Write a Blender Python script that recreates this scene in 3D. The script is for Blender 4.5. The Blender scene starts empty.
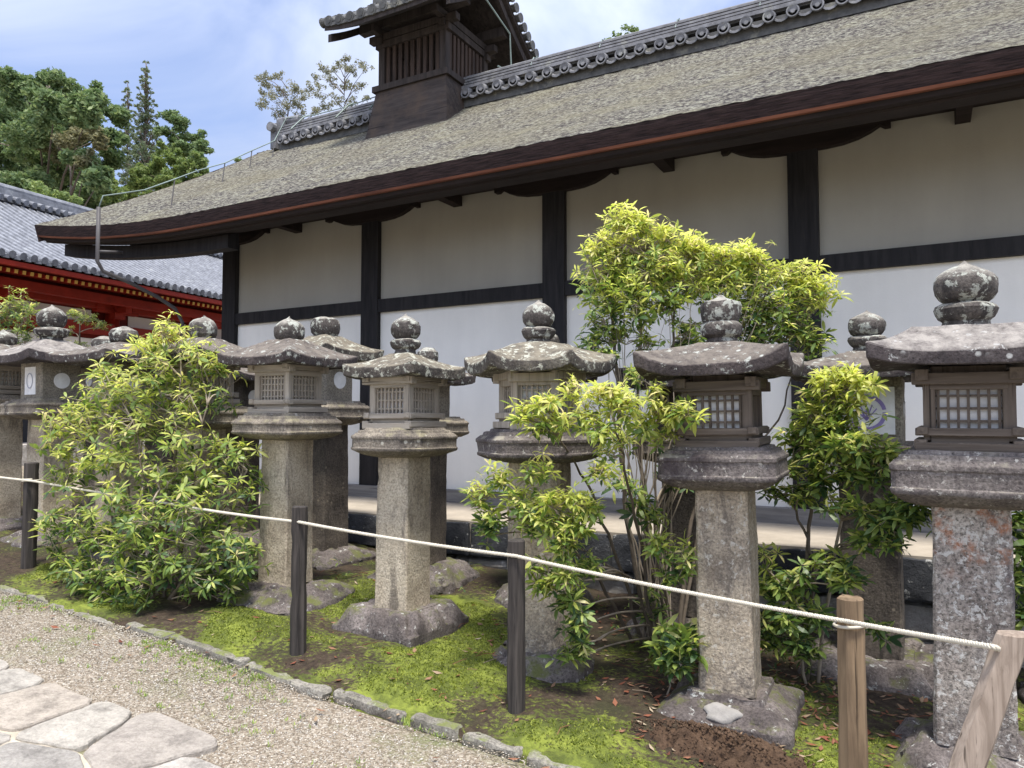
import bpy, bmesh, math, random
import numpy as np
from mathutils import Vector, Matrix, noise

random.seed(7)
rng = np.random.default_rng(11)
R = math.radians
SC = bpy.context.scene
COL = SC.collection

# ------------------------------------------------------------------ camera
F_PX, W_PX, H_PX = 745.0, 1024, 768
YAW, PITCH, EYE = R(29.0), math.atan(36 / 745), 1.55
cam_d = bpy.data.cameras.new('camera')
cam_d.sensor_width = 36
cam_d.lens = 36 * F_PX / W_PX
cam_d.clip_start, cam_d.clip_end = 0.05, 2000
cam = bpy.data.objects.new('camera', cam_d)
cam.location = (0, 0, EYE)
cam.rotation_euler = (math.pi / 2 + PITCH, 0, YAW)
COL.objects.link(cam)
SC.camera = cam
CAM_M = cam.rotation_euler.to_matrix()

# ------------------------------------------------------------------ light
SKY_OFF = 0.0
SUN_DIR = Vector((0.20, -0.24, 0.95)).normalized()      # towards the sun
elev = math.asin(SUN_DIR.z)
azim = math.atan2(SUN_DIR.x, SUN_DIR.y)
world = bpy.data.worlds.new('World')
SC.world = world
world.use_nodes = True
wn, wl = world.node_tree.nodes, world.node_tree.links
wn.clear()
w_out = wn.new('ShaderNodeOutputWorld')
w_bg = wn.new('ShaderNodeBackground')
w_bg.inputs['Strength'].default_value = 0.15
w_sky = wn.new('ShaderNodeTexSky')
w_sky.sky_type = 'NISHITA'
w_sky.sun_disc = False
w_sky.sun_elevation = elev
w_sky.sun_rotation = azim
w_sky.dust_density = 1.5
w_tc = wn.new('ShaderNodeTexCoord')
w_sep = wn.new('ShaderNodeSeparateXYZ')
wl.new(w_tc.outputs['Generated'], w_sep.inputs[0])
w_add = wn.new('ShaderNodeMath'); w_add.operation = 'ADD'; w_add.inputs[1].default_value = 0.28
w_max = wn.new('ShaderNodeMath'); w_max.operation = 'MAXIMUM'; w_max.inputs[1].default_value = 0.05
wl.new(w_sep.outputs['Z'], w_add.inputs[0]); wl.new(w_add.outputs[0], w_max.inputs[0])
w_dx = wn.new('ShaderNodeMath'); w_dx.operation = 'DIVIDE'
w_dy = wn.new('ShaderNodeMath'); w_dy.operation = 'DIVIDE'
wl.new(w_sep.outputs['X'], w_dx.inputs[0]); wl.new(w_max.outputs[0], w_dx.inputs[1])
wl.new(w_sep.outputs['Y'], w_dy.inputs[0]); wl.new(w_max.outputs[0], w_dy.inputs[1])
w_cmb = wn.new('ShaderNodeCombineXYZ')
wl.new(w_dx.outputs[0], w_cmb.inputs['X']); wl.new(w_dy.outputs[0], w_cmb.inputs['Y'])
w_no = wn.new('ShaderNodeTexNoise')
w_no.inputs['Scale'].default_value = 1.5
w_no.inputs['Detail'].default_value = 7
w_no.inputs['Roughness'].default_value = 0.52
w_no.inputs['Distortion'].default_value = 0.5
w_off = wn.new('ShaderNodeVectorMath'); w_off.operation = 'ADD'
w_off.inputs[1].default_value = (SKY_OFF, 0.7, 0.0)
wl.new(w_cmb.outputs[0], w_off.inputs[0])
wl.new(w_off.outputs[0], w_no.inputs['Vector'])
w_ra = wn.new('ShaderNodeValToRGB')
w_ra.color_ramp.elements[0].position = 0.41
w_ra.color_ramp.elements[1].position = 0.66
wl.new(w_no.outputs['Fac'], w_ra.inputs['Fac'])
w_cl = wn.new('ShaderNodeMath'); w_cl.operation = 'MULTIPLY_ADD'
w_cl.inputs[1].default_value = 0.78; w_cl.inputs[2].default_value = 0.16
wl.new(w_ra.outputs['Color'], w_cl.inputs[0])
w_mix = wn.new('ShaderNodeMix'); w_mix.data_type = 'RGBA'
wl.new(w_cl.outputs[0], w_mix.inputs['Factor'])
w_tint = wn.new('ShaderNodeVectorMath'); w_tint.operation = 'MULTIPLY'
w_tint.inputs[1].default_value = (0.58, 0.61, 0.74)
wl.new(w_sky.outputs['Color'], w_tint.inputs[0])
wl.new(w_tint.outputs[0], w_mix.inputs['A'])
w_dot = wn.new('ShaderNodeVectorMath'); w_dot.operation = 'DOT_PRODUCT'
wl.new(w_tc.outputs['Generated'], w_dot.inputs[0]); w_dot.inputs[1].default_value = SUN_DIR
w_mr = wn.new('ShaderNodeMapRange')          # clouds glow round the veiled sun
w_mr.inputs['From Min'].default_value = 0.0; w_mr.inputs['From Max'].default_value = 1.0
w_mr.inputs['To Min'].default_value = 1.0; w_mr.inputs['To Max'].default_value = 3.9
wl.new(w_dot.outputs['Value'], w_mr.inputs['Value'])
w_glow = wn.new('ShaderNodeVectorMath'); w_glow.operation = 'SCALE'
w_glow.inputs[0].default_value = (2.45, 2.62, 3.02)
wl.new(w_mr.outputs[0], w_glow.inputs['Scale'])
wl.new(w_glow.outputs[0], w_mix.inputs['B'])
wl.new(w_mix.outputs['Result'], w_bg.inputs['Color'])
wl.new(w_bg.outputs[0], w_out.inputs['Surface'])

sun_d = bpy.data.lights.new('sun', 'SUN')
sun_d.energy = 2.9
sun_d.angle = R(10.0)
sun_d.color = (1.0, 0.95, 0.87)
sun = bpy.data.objects.new('sun', sun_d)
sun.rotation_euler = SUN_DIR.to_track_quat('Z', 'Y').to_euler()
sun.location = (5, -5, 20)
COL.objects.link(sun)

SC.view_settings.view_transform = 'Standard'
SC.view_settings.look = 'None'
SC.view_settings.gamma = 1
SC.view_settings.use_curve_mapping = False
SC.view_settings.exposure = 1.1
SC.render.engine = 'CYCLES'
SC.cycles.use_denoising = True
SC.cycles.max_bounces = 7
SC.cycles.transparent_max_bounces = 6
SC.cycles.caustics_reflective = False
SC.cycles.caustics_refractive = False


# ------------------------------------------------------------------ helpers
def at(x, y, Y):
    """the world point on the vertical plane Y that pixel (x, y) of the photograph looks at"""
    d = CAM_M @ Vector(((x - 512) / F_PX, (384 - y) / F_PX, -1))
    t = Y / d.y
    return Vector((d.x * t, Y, EYE + d.z * t))


def gz(X):
    """ground height: the path climbs to the left along the hall"""
    if X > 6: return -0.39
    if X < -14: return 0.91
    return -0.065 * X


class MB:
    def __init__(s):
        s.v, s.f, s.m = [], [], []

    def add(s, verts, faces, mat=0):
        o = len(s.v)
        s.v.extend([tuple(p) for p in verts])
        for f in faces:
            s.f.append(tuple(i + o for i in f))
            s.m.append(mat)

    def box(s, c, size, rz=0.0, mat=0, M=None):
        hx, hy, hz = size[0] / 2, size[1] / 2, size[2] / 2
        pts = [Vector((sx * hx, sy * hy, sz * hz)) for sz in (-1, 1) for sy in (-1, 1) for sx in (-1, 1)]
        if M is None:
            M = Matrix.Rotation(rz, 3, 'Z')
        pts = [M @ p + Vector(c) for p in pts]
        s.add(pts, [(0, 2, 3, 1), (4, 5, 7, 6), (0, 1, 5, 4), (1, 3, 7, 5), (3, 2, 6, 7), (2, 0, 4, 6)], mat)

    def loft(s, rings, cap0=True, cap1=True, mat=0, closed=True):
        n = len(rings[0]); o = len(s.v)
        for r in rings:
            s.v.extend([tuple(p) for p in r])
        for i in range(len(rings) - 1):
            for j in range(n if closed else n - 1):
                a = o + i * n + j; b = o + i * n + (j + 1) % n
                s.f.append((a, b, b + n, a + n)); s.m.append(mat)
        if cap0:
            s.f.append(tuple(o + j for j in reversed(range(n)))); s.m.append(mat)
        if cap1:
            s.f.append(tuple(o + (len(rings) - 1) * n + j for j in range(n))); s.m.append(mat)

    def tube(s, pts, radii, seg=6, mat=0):
        pts = [Vector(p) for p in pts]
        rings = []
        for i, p in enumerate(pts):
            a = pts[max(i - 1, 0)]; b = pts[min(i + 1, len(pts) - 1)]
            d = (b - a).normalized() if (b - a).length > 1e-9 else Vector((0, 0, 1))
            u = d.orthogonal().normalized() if i == 0 else (u - d * u.dot(d)).normalized()
            w = d.cross(u)
            r = radii[i] if hasattr(radii, '__len__') else radii
            rings.append([p + (u * math.cos(2 * math.pi * k / seg) + w * math.sin(2 * math.pi * k / seg)) * r
                          for k in range(seg)])
        s.loft(rings, mat=mat)

    def lathe(s, prof, c=(0, 0, 0), seg=20, mat=0):
        rings = [[(c[0] + r * math.cos(2 * math.pi * k / seg), c[1] + r * math.sin(2 * math.pi * k / seg), c[2] + z)
                  for k in range(seg)] for r, z in prof]
        s.loft(rings, mat=mat)

    def build(s, name, mats, parent=None, smooth=False):
        me = bpy.data.meshes.new(name)
        me.from_pydata(s.v, [], s.f)
        if not isinstance(mats, (list, tuple)): mats = [mats]
        for m in mats: me.materials.append(m)
        if len(mats) > 1:
            me.polygons.foreach_set('material_index', np.array(s.m, dtype=np.int32))
        if smooth:
            me.polygons.foreach_set('use_smooth', np.ones(len(s.f), dtype=bool))
        me.update()
        o = bpy.data.objects.new(name, me)
        COL.objects.link(o)
        if parent is not None: o.parent = parent
        return o


def weather(o, bevel=0.008, cut=0.06, amp=0.004, freq=9.0, seed=0, smooth=True, low=1.0):
    """round the arrises of a stone, then wear its faces"""
    bm = bmesh.new(); bm.from_mesh(o.data)
    bmesh.ops.recalc_face_normals(bm, faces=bm.faces)
    if bevel:
        ed = [e for e in bm.edges if len(e.link_faces) == 2 and e.calc_face_angle() > 0.5]
        bmesh.ops.bevel(bm, geom=ed, offset=bevel, segments=2, profile=0.6, affect='EDGES', clamp_overlap=True)
    for _ in range(5):
        ed = [e for e in bm.edges if e.calc_length() > cut]
        if not ed or len(bm.faces) > 9000: break
        bmesh.ops.subdivide_edges(bm, edges=ed, cuts=1, use_grid_fill=True)
    bmesh.ops.triangulate(bm, faces=[f for f in bm.faces if len(f.verts) > 4])
    bm.normal_update()
    off = Vector((seed * 3.7, seed * 1.3, seed * 2.1))
    for v in bm.verts:
        p = v.co * freq + off
        d = noise.noise(p) + 0.5 * noise.noise(p * 2.7) + low * noise.noise(p * 0.35)
        ch_ = noise.noise(p * 1.6 + Vector((9, 4, 2)))
        d -= max(0.0, ch_ - 0.30) * 4.5
        v.co += v.normal * d * amp
    bm.to_mesh(o.data); bm.free()
    if smooth:
        o.data.polygons.foreach_set('use_smooth', np.ones(len(o.data.polygons), dtype=bool))
        try:
            o.data.set_sharp_from_angle(angle=R(27))
        except Exception:
            pass
    return o


def tag(o, label=None, cat=None, group=None, kind=None):
    if label: o['label'] = label
    if cat: o['category'] = cat
    if group: o['group'] = group
    if kind: o['kind'] = kind
    return o


def empty(name, loc, rz=0.0, label=None, cat=None, group=None):
    o = bpy.data.objects.new(name, None)
    o.empty_display_size = 0.2
    o.location = loc; o.rotation_euler = (0, 0, rz)
    COL.objects.link(o)
    return tag(o, label, cat, group)


# ------------------------------------------------------------------ materials
class NT:
    def __init__(s, name):
        s.mat = bpy.data.materials.new(name)
        s.mat.use_nodes = True
        s.n, s.l = s.mat.node_tree.nodes, s.mat.node_tree.links
        s.b = s.n['Principled BSDF']
        s.b.inputs['Roughness'].default_value = 0.85
        s.b.inputs['Specular IOR Level'].default_value = 0.25
        s._co = None

    def link(s, a, b): s.l.new(a, b)

    def co(s):
        if s._co is None:
            tc = s.n.new('ShaderNodeTexCoord'); oi = s.n.new('ShaderNodeObjectInfo')
            m = s.n.new('ShaderNodeMath'); m.operation = 'MULTIPLY'; m.inputs[1].default_value = 61.0
            s.l.new(oi.outputs['Random'], m.inputs[0])
            a = s.n.new('ShaderNodeVectorMath'); a.operation = 'ADD'
            s.l.new(tc.outputs['Object'], a.inputs[0]); s.l.new(m.outputs[0], a.inputs[1])
            s._co = a.outputs[0]
        return s._co

    def scaled(s, vec):
        v = s.n.new('ShaderNodeVectorMath'); v.operation = 'MULTIPLY'
        s.l.new(s.co(), v.inputs[0]); v.inputs[1].default_value = vec
        return v.outputs[0]

    def noise(s, scale, detail=5, rough=0.6, vec=None, dist=0.0):
        t = s.n.new('ShaderNodeTexNoise')
        t.inputs['Scale'].default_value = scale; t.inputs['Detail'].default_value = detail
        t.inputs['Roughness'].default_value = rough; t.inputs['Distortion'].default_value = dist
        s.l.new(vec if vec is not None else s.co(), t.inputs['Vector'])
        return t.outputs['Fac']

    def voronoi(s, scale, feature='F1', out='Distance', vec=None, rnd=1.0):
        t = s.n.new('ShaderNodeTexVoronoi'); t.feature = feature
        t.inputs['Scale'].default_value = scale; t.inputs['Randomness'].default_value = rnd
        s.l.new(vec if vec is not None else s.co(), t.inputs['Vector'])
        return t.outputs[out]

    def ramp(s, fac, stops, const=False):
        r = s.n.new('ShaderNodeValToRGB')
        if const: r.color_ramp.interpolation = 'CONSTANT'
        el = r.color_ramp.elements
        while len(el) < len(stops): el.new(0.5)
        for e, (p, c) in zip(el, stops):
            e.position = p
            e.color = (c, c, c, 1) if not hasattr(c, '__len__') else (*c, 1)
        s.l.new(fac, r.inputs['Fac'])
        return r.outputs['Color']

    def mix(s, fac, a, b, mode='MIX'):
        m = s.n.new('ShaderNodeMix'); m.data_type = 'RGBA'; m.blend_type = mode
        for sock, val in ((m.inputs['Factor'], fac), (m.inputs['A'], a), (m.inputs['B'], b)):
            if isinstance(val, bpy.types.NodeSocket): s.l.new(val, sock)
            elif hasattr(val, '__len__'): sock.default_value = (*val, 1)
            else: sock.default_value = val
        return m.outputs['Result']

    def mul(s, a, b, op='MULTIPLY'):
        m = s.n.new('ShaderNodeMath'); m.operation = op
        for sock, val in zip(m.inputs, (a, b)):
            if isinstance(val, bpy.types.NodeSocket): s.l.new(val, sock)
            else: sock.default_value = val
        return m.outputs[0]

    def island(s):
        g = s.n.new('ShaderNodeNewGeometry')
        return g.outputs['Random Per Island']

    def up(s):
        g = s.n.new('ShaderNodeNewGeometry'); x = s.n.new('ShaderNodeSeparateXYZ')
        s.l.new(g.outputs['Normal'], x.inputs[0])
        return x.outputs['Z']

    def color(s, c):
        if isinstance(c, bpy.types.NodeSocket): s.l.new(c, s.b.inputs['Base Color'])
        else: s.b.inputs['Base Color'].default_value = (*c, 1)

    def bump(s, h, dist=0.01, strength=0.6):
        b = s.n.new('ShaderNodeBump')
        b.inputs['Distance'].default_value = dist; b.inputs['Strength'].default_value = strength
        s.l.new(h, b.inputs['Height']); s.l.new(b.outputs[0], s.b.inputs['Normal'])


def stone_mat(name, dark, mid, light, lichen=(0.42, 0.43, 0.38), lic=0.60, stain=0.55, stain_col=(0.035, 0.03, 0.032),
              speck=0.5, moss=None, top=None, rust=None, lsc=11, dots=1.0, foot=None):
    t = NT(name)
    n1 = t.noise(3.5, 8, 0.68)
    c = t.ramp(n1, [(0.3, dark), (0.5, mid), (0.72, light)])
    sp = t.noise(75, 3, 0.7)
    spf = t.ramp(sp, [(0.32, 1.0 - speck), (0.6, 1.0 + speck * 0.35)])
    c = t.mix(1.0, c, spf, 'MULTIPLY')
    # pits
    pit = t.voronoi(46)
    pitm = t.mul(t.ramp(pit, [(0.10, 1.0), (0.24, 0.0)]), t.ramp(t.noise(7, 4, 0.6), [(0.42, 0.0), (0.6, 0.8)]))
    c = t.mix(pitm, c, [x * 0.45 for x in dark])
    # dark weather stains running down
    st = t.noise(1.0, 8, 0.74, t.scaled((5.5, 5.5, 1.3)), 0.4)
    c = t.mix(t.ramp(st, [(stain, 0.0), (stain + 0.14, 0.85)]), c, stain_col)
    if top is not None:  # paler upward faces: sunlit tops put into the stone colour
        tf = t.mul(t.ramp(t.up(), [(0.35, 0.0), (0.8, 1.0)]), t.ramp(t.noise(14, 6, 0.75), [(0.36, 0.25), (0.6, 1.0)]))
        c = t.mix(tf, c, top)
    # lichen patches
    li = t.noise(lsc, 7, 0.72, None, 0.3)
    lim = t.ramp(li, [(lic, 0.0), (lic + 0.035, 0.9)])
    c = t.mix(lim, c, lichen)
    vd = t.voronoi(15)
    vm = t.mul(t.ramp(vd, [(0.13, 0.85 * dots), (0.20, 0.0)]), t.ramp(t.noise(4, 3, 0.6), [(0.5, 0.0), (0.56, 1.0)]))
    c = t.mix(vm, c, [min(1, x * 1.15) for x in lichen])
    if rust is not None:
        tc = t.n.new('ShaderNodeTexCoord'); sz = t.n.new('ShaderNodeSeparateXYZ'); t.link(tc.outputs['Object'], sz.inputs[0])
        c = t.mix(t.mul(t.ramp(t.noise(9, 7, 0.75), [(0.52, 0.0), (0.64, 0.75)]), t.ramp(sz.outputs['Z'], [(0.86, 0.0), (1.12, 1.0)])), c, rust)
    if foot is not None:
        tcf = t.n.new('ShaderNodeTexCoord'); szf = t.n.new('ShaderNodeSeparateXYZ'); t.link(tcf.outputs['Object'], szf.inputs[0])
        ff = t.mul(t.ramp(t.noise(26, 7, 0.75), [(0.42, 0.0), (0.56, 0.85)]), t.ramp(t.mul(szf.outputs['Z'], t.mul(t.noise(3, 4, 0.6), 0.9), 'ADD'), [(foot, 1.0), (foot + 0.4, 0.0)]))
        c = t.mix(ff, c, stain_col)
    if moss is not None:  # upward faces tinted: green moss on bases and kerb, pale beige on platforms
        mf = t.mul(t.ramp(t.up(), [(0.3, 0.0), (0.75, 1.0)]), t.ramp(t.noise(6, 6, 0.7), [(0.50, 0.0), (0.62, 0.9)]))
        c = t.mix(mf, c, moss)
    t.color(c)
    t.b.inputs['Roughness'].default_value = 0.93
    h = t.mul(t.mul(sp, 0.5), t.mul(t.noise(22, 8, 0.75), 1.3), 'ADD')
    t.bump(h, 0.012, 0.75)
    return t.mat


def wood_mat(name, dark, light, axis='z', grain=26, cracks=True, rough=0.85, tint=None):
    t = NT(name)
    sc = {'z': (grain, grain, 1.6), 'x': (1.6, grain, grain), 'y': (grain, 1.6, grain)}[axis]
    g = t.noise(1.0, 6, 0.65, t.scaled(sc), 0.5)
    c = t.ramp(g, [(0.3, dark), (0.68, light)])
    if tint is not None:
        c = t.mix(t.ramp(t.noise(3, 5, 0.6), [(0.45, 0.0), (0.65, 0.75)]), c, tint)
    if cracks:
        sc2 = tuple(x * 2.3 if x > 2 else x * 0.6 for x in sc)
        k = t.noise(1.0, 3, 0.5, t.scaled(sc2))
        c = t.mix(t.ramp(k, [(0.28, 0.85), (0.36, 0.0)]), c, [x * 0.3 for x in dark])
    t.color(c)
    t.b.inputs['Roughness'].default_value = rough
    t.bump(g, 0.004, 0.7)
    return t.mat


def leaf_mat(name, stops, trans=0.4, rough=0.42, tcol=None):
    t = NT(name)
    c = t.ramp(t.island(), stops)
    t.color(c)
    t.b.inputs['Roughness'].default_value = rough
    t.b.inputs['Specular IOR Level'].default_value = 0.35
    tr = t.n.new('ShaderNodeBsdfTranslucent')
    hs = t.n.new('ShaderNodeHueSaturation')
    hs.inputs['Hue'].default_value = 0.495
    hs.inputs['Saturation'].default_value = 1.1; hs.inputs['Value'].default_value = 1.5
    t.link(c, hs.inputs['Color']); t.link(hs.outputs[0], tr.inputs['Color'])
    ms = t.n.new('ShaderNodeMixShader'); ms.inputs[0].default_value = trans
    t.link(t.b.outputs[0], ms.inputs[1]); t.link(tr.outputs[0], ms.inputs[2])
    t.link(ms.outputs[0], t.n['Material Output'].inputs['Surface'])
    return t.mat


def plain(name, col, rough=0.8, var=0.12, scale=6, bump=0.0, spec=0.25, metal=0.0):
    t = NT(name)
    n = t.noise(scale, 6, 0.65)
    c = t.mix(1.0, col, t.ramp(n, [(0.3, 1 - var), (0.7, 1 + var)]), 'MULTIPLY')
    t.color(c)
    t.b.inputs['Roughness'].default_value = rough
    t.b.inputs['Specular IOR Level'].default_value = spec
    t.b.inputs['Metallic'].default_value = metal
    if bump: t.bump(t.noise(scale * 8, 5, 0.6), bump, 0.6)
    return t.mat


M = {}
# lantern stones
M['shaft_tan'] = stone_mat('granite_tan', (0.25, 0.20, 0.145), (0.455, 0.385, 0.285), (0.55, 0.48, 0.37), foot=0.22, lichen=(0.50, 0.46, 0.37), lic=0.64, stain=0.53, stain_col=(0.11, 0.093, 0.075), speck=0.42, lsc=24, dots=0)
M['shaft_grey'] = stone_mat('granite_grey', (0.21, 0.17, 0.13), (0.43, 0.36, 0.27), (0.54, 0.47, 0.37), foot=0.50, lichen=(0.50, 0.46, 0.39), lic=0.57, stain=0.53, stain_col=(0.10, 0.085, 0.076), speck=0.5, lsc=32, dots=0)
M['shaft_rust'] = stone_mat('granite_rusty', (0.15, 0.125, 0.11), (0.29, 0.25, 0.215), (0.45, 0.41, 0.36), foot=0.40, lichen=(0.54, 0.52, 0.48), lic=0.545, stain=0.53, speck=0.7, stain_col=(0.085, 0.073, 0.074), lsc=34, dots=0, rust=(0.33, 0.11, 0.035))
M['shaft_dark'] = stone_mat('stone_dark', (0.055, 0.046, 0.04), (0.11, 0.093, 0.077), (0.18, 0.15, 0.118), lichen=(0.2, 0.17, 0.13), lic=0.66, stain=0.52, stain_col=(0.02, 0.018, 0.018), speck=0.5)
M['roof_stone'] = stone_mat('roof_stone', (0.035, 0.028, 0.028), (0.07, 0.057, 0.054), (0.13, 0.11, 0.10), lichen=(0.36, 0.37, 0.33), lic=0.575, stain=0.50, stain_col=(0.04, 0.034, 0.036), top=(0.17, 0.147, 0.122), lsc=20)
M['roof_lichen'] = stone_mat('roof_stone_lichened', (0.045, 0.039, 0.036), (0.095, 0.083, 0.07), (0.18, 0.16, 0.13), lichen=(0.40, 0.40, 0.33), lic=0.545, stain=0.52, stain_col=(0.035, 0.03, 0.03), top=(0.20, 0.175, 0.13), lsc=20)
M['roof_pale'] = stone_mat('roof_stone_lit_top', (0.035, 0.028, 0.028), (0.068, 0.056, 0.056), (0.12, 0.105, 0.10), lsc=18, lichen=(0.40, 0.40, 0.38), lic=0.62, stain=0.50, stain_col=(0.04, 0.034, 0.036), top=(0.30, 0.275, 0.245))
M['plat_stone'] = stone_mat('platform_stone', (0.09, 0.077, 0.068), (0.215, 0.185, 0.148), (0.36, 0.315, 0.245), lichen=(0.40, 0.38, 0.32), lic=0.62, stain=0.53, stain_col=(0.05, 0.043, 0.042), moss=(0.30, 0.27, 0.17), lsc=22)
M['plat_dark'] = stone_mat('platform_stone_dark', (0.065, 0.055, 0.052), (0.135, 0.116, 0.108), (0.22, 0.195, 0.175), lichen=(0.40, 0.38, 0.34), lic=0.60, stain=0.53, stain_col=(0.045, 0.034, 0.037), moss=(0.28, 0.255, 0.20), lsc=34, dots=0)
M['base_stone'] = stone_mat('base_stone', (0.06, 0.05, 0.047), (0.125, 0.106, 0.098), (0.22, 0.192, 0.178), lsc=19, dots=0.25, lichen=(0.42, 0.42, 0.39), lic=0.60, stain=0.55, stain_col=(0.05, 0.042, 0.042), moss=(0.11, 0.12, 0.035))
M['finial_stone'] = stone_mat('finial_stone', (0.04, 0.035, 0.032), (0.085, 0.074, 0.066), (0.16, 0.142, 0.125), lsc=16, lichen=(0.37, 0.38, 0.33), lic=0.535, stain=0.50, stain_col=(0.03, 0.027, 0.027), top=(0.30, 0.28, 0.24))
M['box_stone'] = stone_mat('box_stone', (0.16, 0.14, 0.11), (0.27, 0.24, 0.19), (0.36, 0.32, 0.26), lichen=(0.4, 0.38, 0.32), lic=0.68, stain=0.62)
M['wood_box'] = wood_mat('weathered_grey_wood', (0.17, 0.148, 0.118), (0.42, 0.375, 0.31), 'z', 30, tint=(0.30, 0.255, 0.20))
M['wood_box_brown'] = wood_mat('weathered_brown_wood', (0.055, 0.042, 0.033), (0.165, 0.135, 0.108), 'z', 30, tint=(0.105, 0.084, 0.068))
M['cement'] = plain('cement', (0.27, 0.255, 0.235), 0.9, 0.2, 14, 0.004)
for a_ in 'xy':
    M['wood_box_' + a_] = wood_mat('weathered_grey_wood_' + a_, (0.17, 0.148, 0.118), (0.42, 0.375, 0.31), a_, 30, tint=(0.30, 0.255, 0.20))
    M['wood_box_brown_' + a_] = wood_mat('weathered_brown_wood_' + a_, (0.055, 0.042, 0.033), (0.165, 0.135, 0.108), a_, 30, tint=(0.105, 0.084, 0.068))
M['paper'] = plain('paper', (0.76, 0.755, 0.74), 0.9, 0.14, 9)
M['crest'] = plain('crest_purple', (0.30, 0.24, 0.50), 0.9, 0.05)
M['crest_grey'] = plain('crest_grey', (0.35, 0.36, 0.42), 0.9, 0.05)
# hall
M['black_wood'] = wood_mat('blackened_wood', (0.006, 0.0058, 0.007), (0.026, 0.024, 0.025), 'z', 18, cracks=False, rough=0.7)
M['eave_wood'] = wood_mat('eave_wood', (0.010, 0.007, 0.0065), (0.026, 0.018, 0.016), 'x', 18, cracks=False)
M['sill_wood'] = wood_mat('grey_sill_wood', (0.13, 0.125, 0.125), (0.27, 0.26, 0.25), 'x', 22)
M['red_edge'] = wood_mat('red_edge_wood', (0.09, 0.034, 0.022), (0.22, 0.085, 0.05), 'x', 14, cracks=False)
M['turret_wood'] = wood_mat('turret_board', (0.022, 0.018, 0.017), (0.075, 0.06, 0.052), 'x', 14, tint=(0.085, 0.060, 0.044))
M['turret_dark'] = wood_mat('turret_dark', (0.022, 0.018, 0.016), (0.06, 0.048, 0.042), 'z', 16)
M['turret_slat'] = wood_mat('turret_slat', (0.022, 0.017, 0.015), (0.075, 0.05, 0.037), 'z', 16)
M['copper'] = plain('green_copper', (0.20, 0.25, 0.23), 0.6, 0.15)
M['pipe'] = plain('grey_pipe', (0.075, 0.07, 0.07), 0.55, 0.1)


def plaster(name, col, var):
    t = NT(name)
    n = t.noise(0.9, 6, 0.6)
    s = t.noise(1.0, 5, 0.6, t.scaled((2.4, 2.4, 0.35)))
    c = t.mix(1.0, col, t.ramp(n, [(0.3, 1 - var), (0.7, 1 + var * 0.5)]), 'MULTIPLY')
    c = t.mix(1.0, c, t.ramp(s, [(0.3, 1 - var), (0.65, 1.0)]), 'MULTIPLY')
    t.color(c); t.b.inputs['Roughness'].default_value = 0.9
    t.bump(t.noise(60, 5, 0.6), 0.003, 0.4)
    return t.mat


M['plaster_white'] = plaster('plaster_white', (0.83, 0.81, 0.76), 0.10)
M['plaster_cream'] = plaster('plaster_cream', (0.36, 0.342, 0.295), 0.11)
M['ledge'] = plain('ledge_earth', (0.36, 0.315, 0.255), 0.95, 0.18, 4, 0.004)


def bark_mat():
    t = NT('bark_thatch')
    a = t.noise(1.0, 6, 0.72, t.scaled((20, 27, 27)))
    c = t.ramp(a, [(0.41, (0.03, 0.025, 0.027)), (0.485, (0.105, 0.092, 0.082)), (0.54, (0.205, 0.197, 0.155)), (0.67, (0.36, 0.36, 0.285))])
    g = t.noise(0.8, 5, 0.6)
    c = t.mix(t.ramp(g, [(0.42, 0.0), (0.66, 0.5)]), c, (0.175, 0.155, 0.095))
    y = t.noise(2.2, 6, 0.7)
    c = t.mix(t.ramp(y, [(0.52, 0.0), (0.64, 0.28)]), c, (0.31, 0.295, 0.19))
    t.color(c); t.b.inputs['Roughness'].default_value = 0.95
    t.bump(a, 0.05, 1.0)
    return t.mat


def bark_edge():
    t = NT('bark_edge')
    a = t.noise(1.0, 5, 0.7, t.scaled((6, 6, 90)))
    c = t.ramp(a, [(0.35, (0.012, 0.008, 0.008)), (0.65, (0.055, 0.034, 0.032))])
    t.color(c); t.b.inputs['Roughness'].default_value = 0.95
    t.bump(a, 0.02, 0.8)
    return t.mat


M['bark'] = bark_mat()
M['bark_edge'] = bark_edge()


def tile_mat(name, a, b, lic):
    t = NT(name)
    c = t.ramp(t.noise(9, 6, 0.65), [(0.3, a), (0.7, b)])
    c = t.mix(t.ramp(t.noise(5, 6, 0.7), [(0.56, 0.0), (0.66, 0.6)]), c, lic)
    t.color(c); t.b.inputs['Roughness'].default_value = 0.6
    t.bump(t.noise(40, 4, 0.6), 0.004, 0.4)
    return t.mat


M['tile'] = tile_mat('grey_tile', (0.10, 0.10, 0.105), (0.24, 0.24, 0.25), (0.33, 0.33, 0.29))
M['tile_dark'] = tile_mat('dark_tile', (0.05, 0.05, 0.05), (0.13, 0.128, 0.12), (0.25, 0.24, 0.19))
M['tile_blue'] = tile_mat('blue_grey_tile', (0.10, 0.105, 0.118), (0.235, 0.245, 0.27), (0.30, 0.31, 0.31))
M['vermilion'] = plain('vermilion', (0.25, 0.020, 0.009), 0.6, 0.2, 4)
M['vermilion_shade'] = plain('vermilion_shade', (0.14, 0.013, 0.008), 0.7, 0.2, 4)  # darker copy of vermilion: shade under the eaves put into the colour
M['ochre'] = plain('ochre', (0.42, 0.23, 0.045), 0.7, 0.1)
M['dark_door'] = plain('dark_door', (0.03, 0.03, 0.032), 0.7, 0.1)


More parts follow.
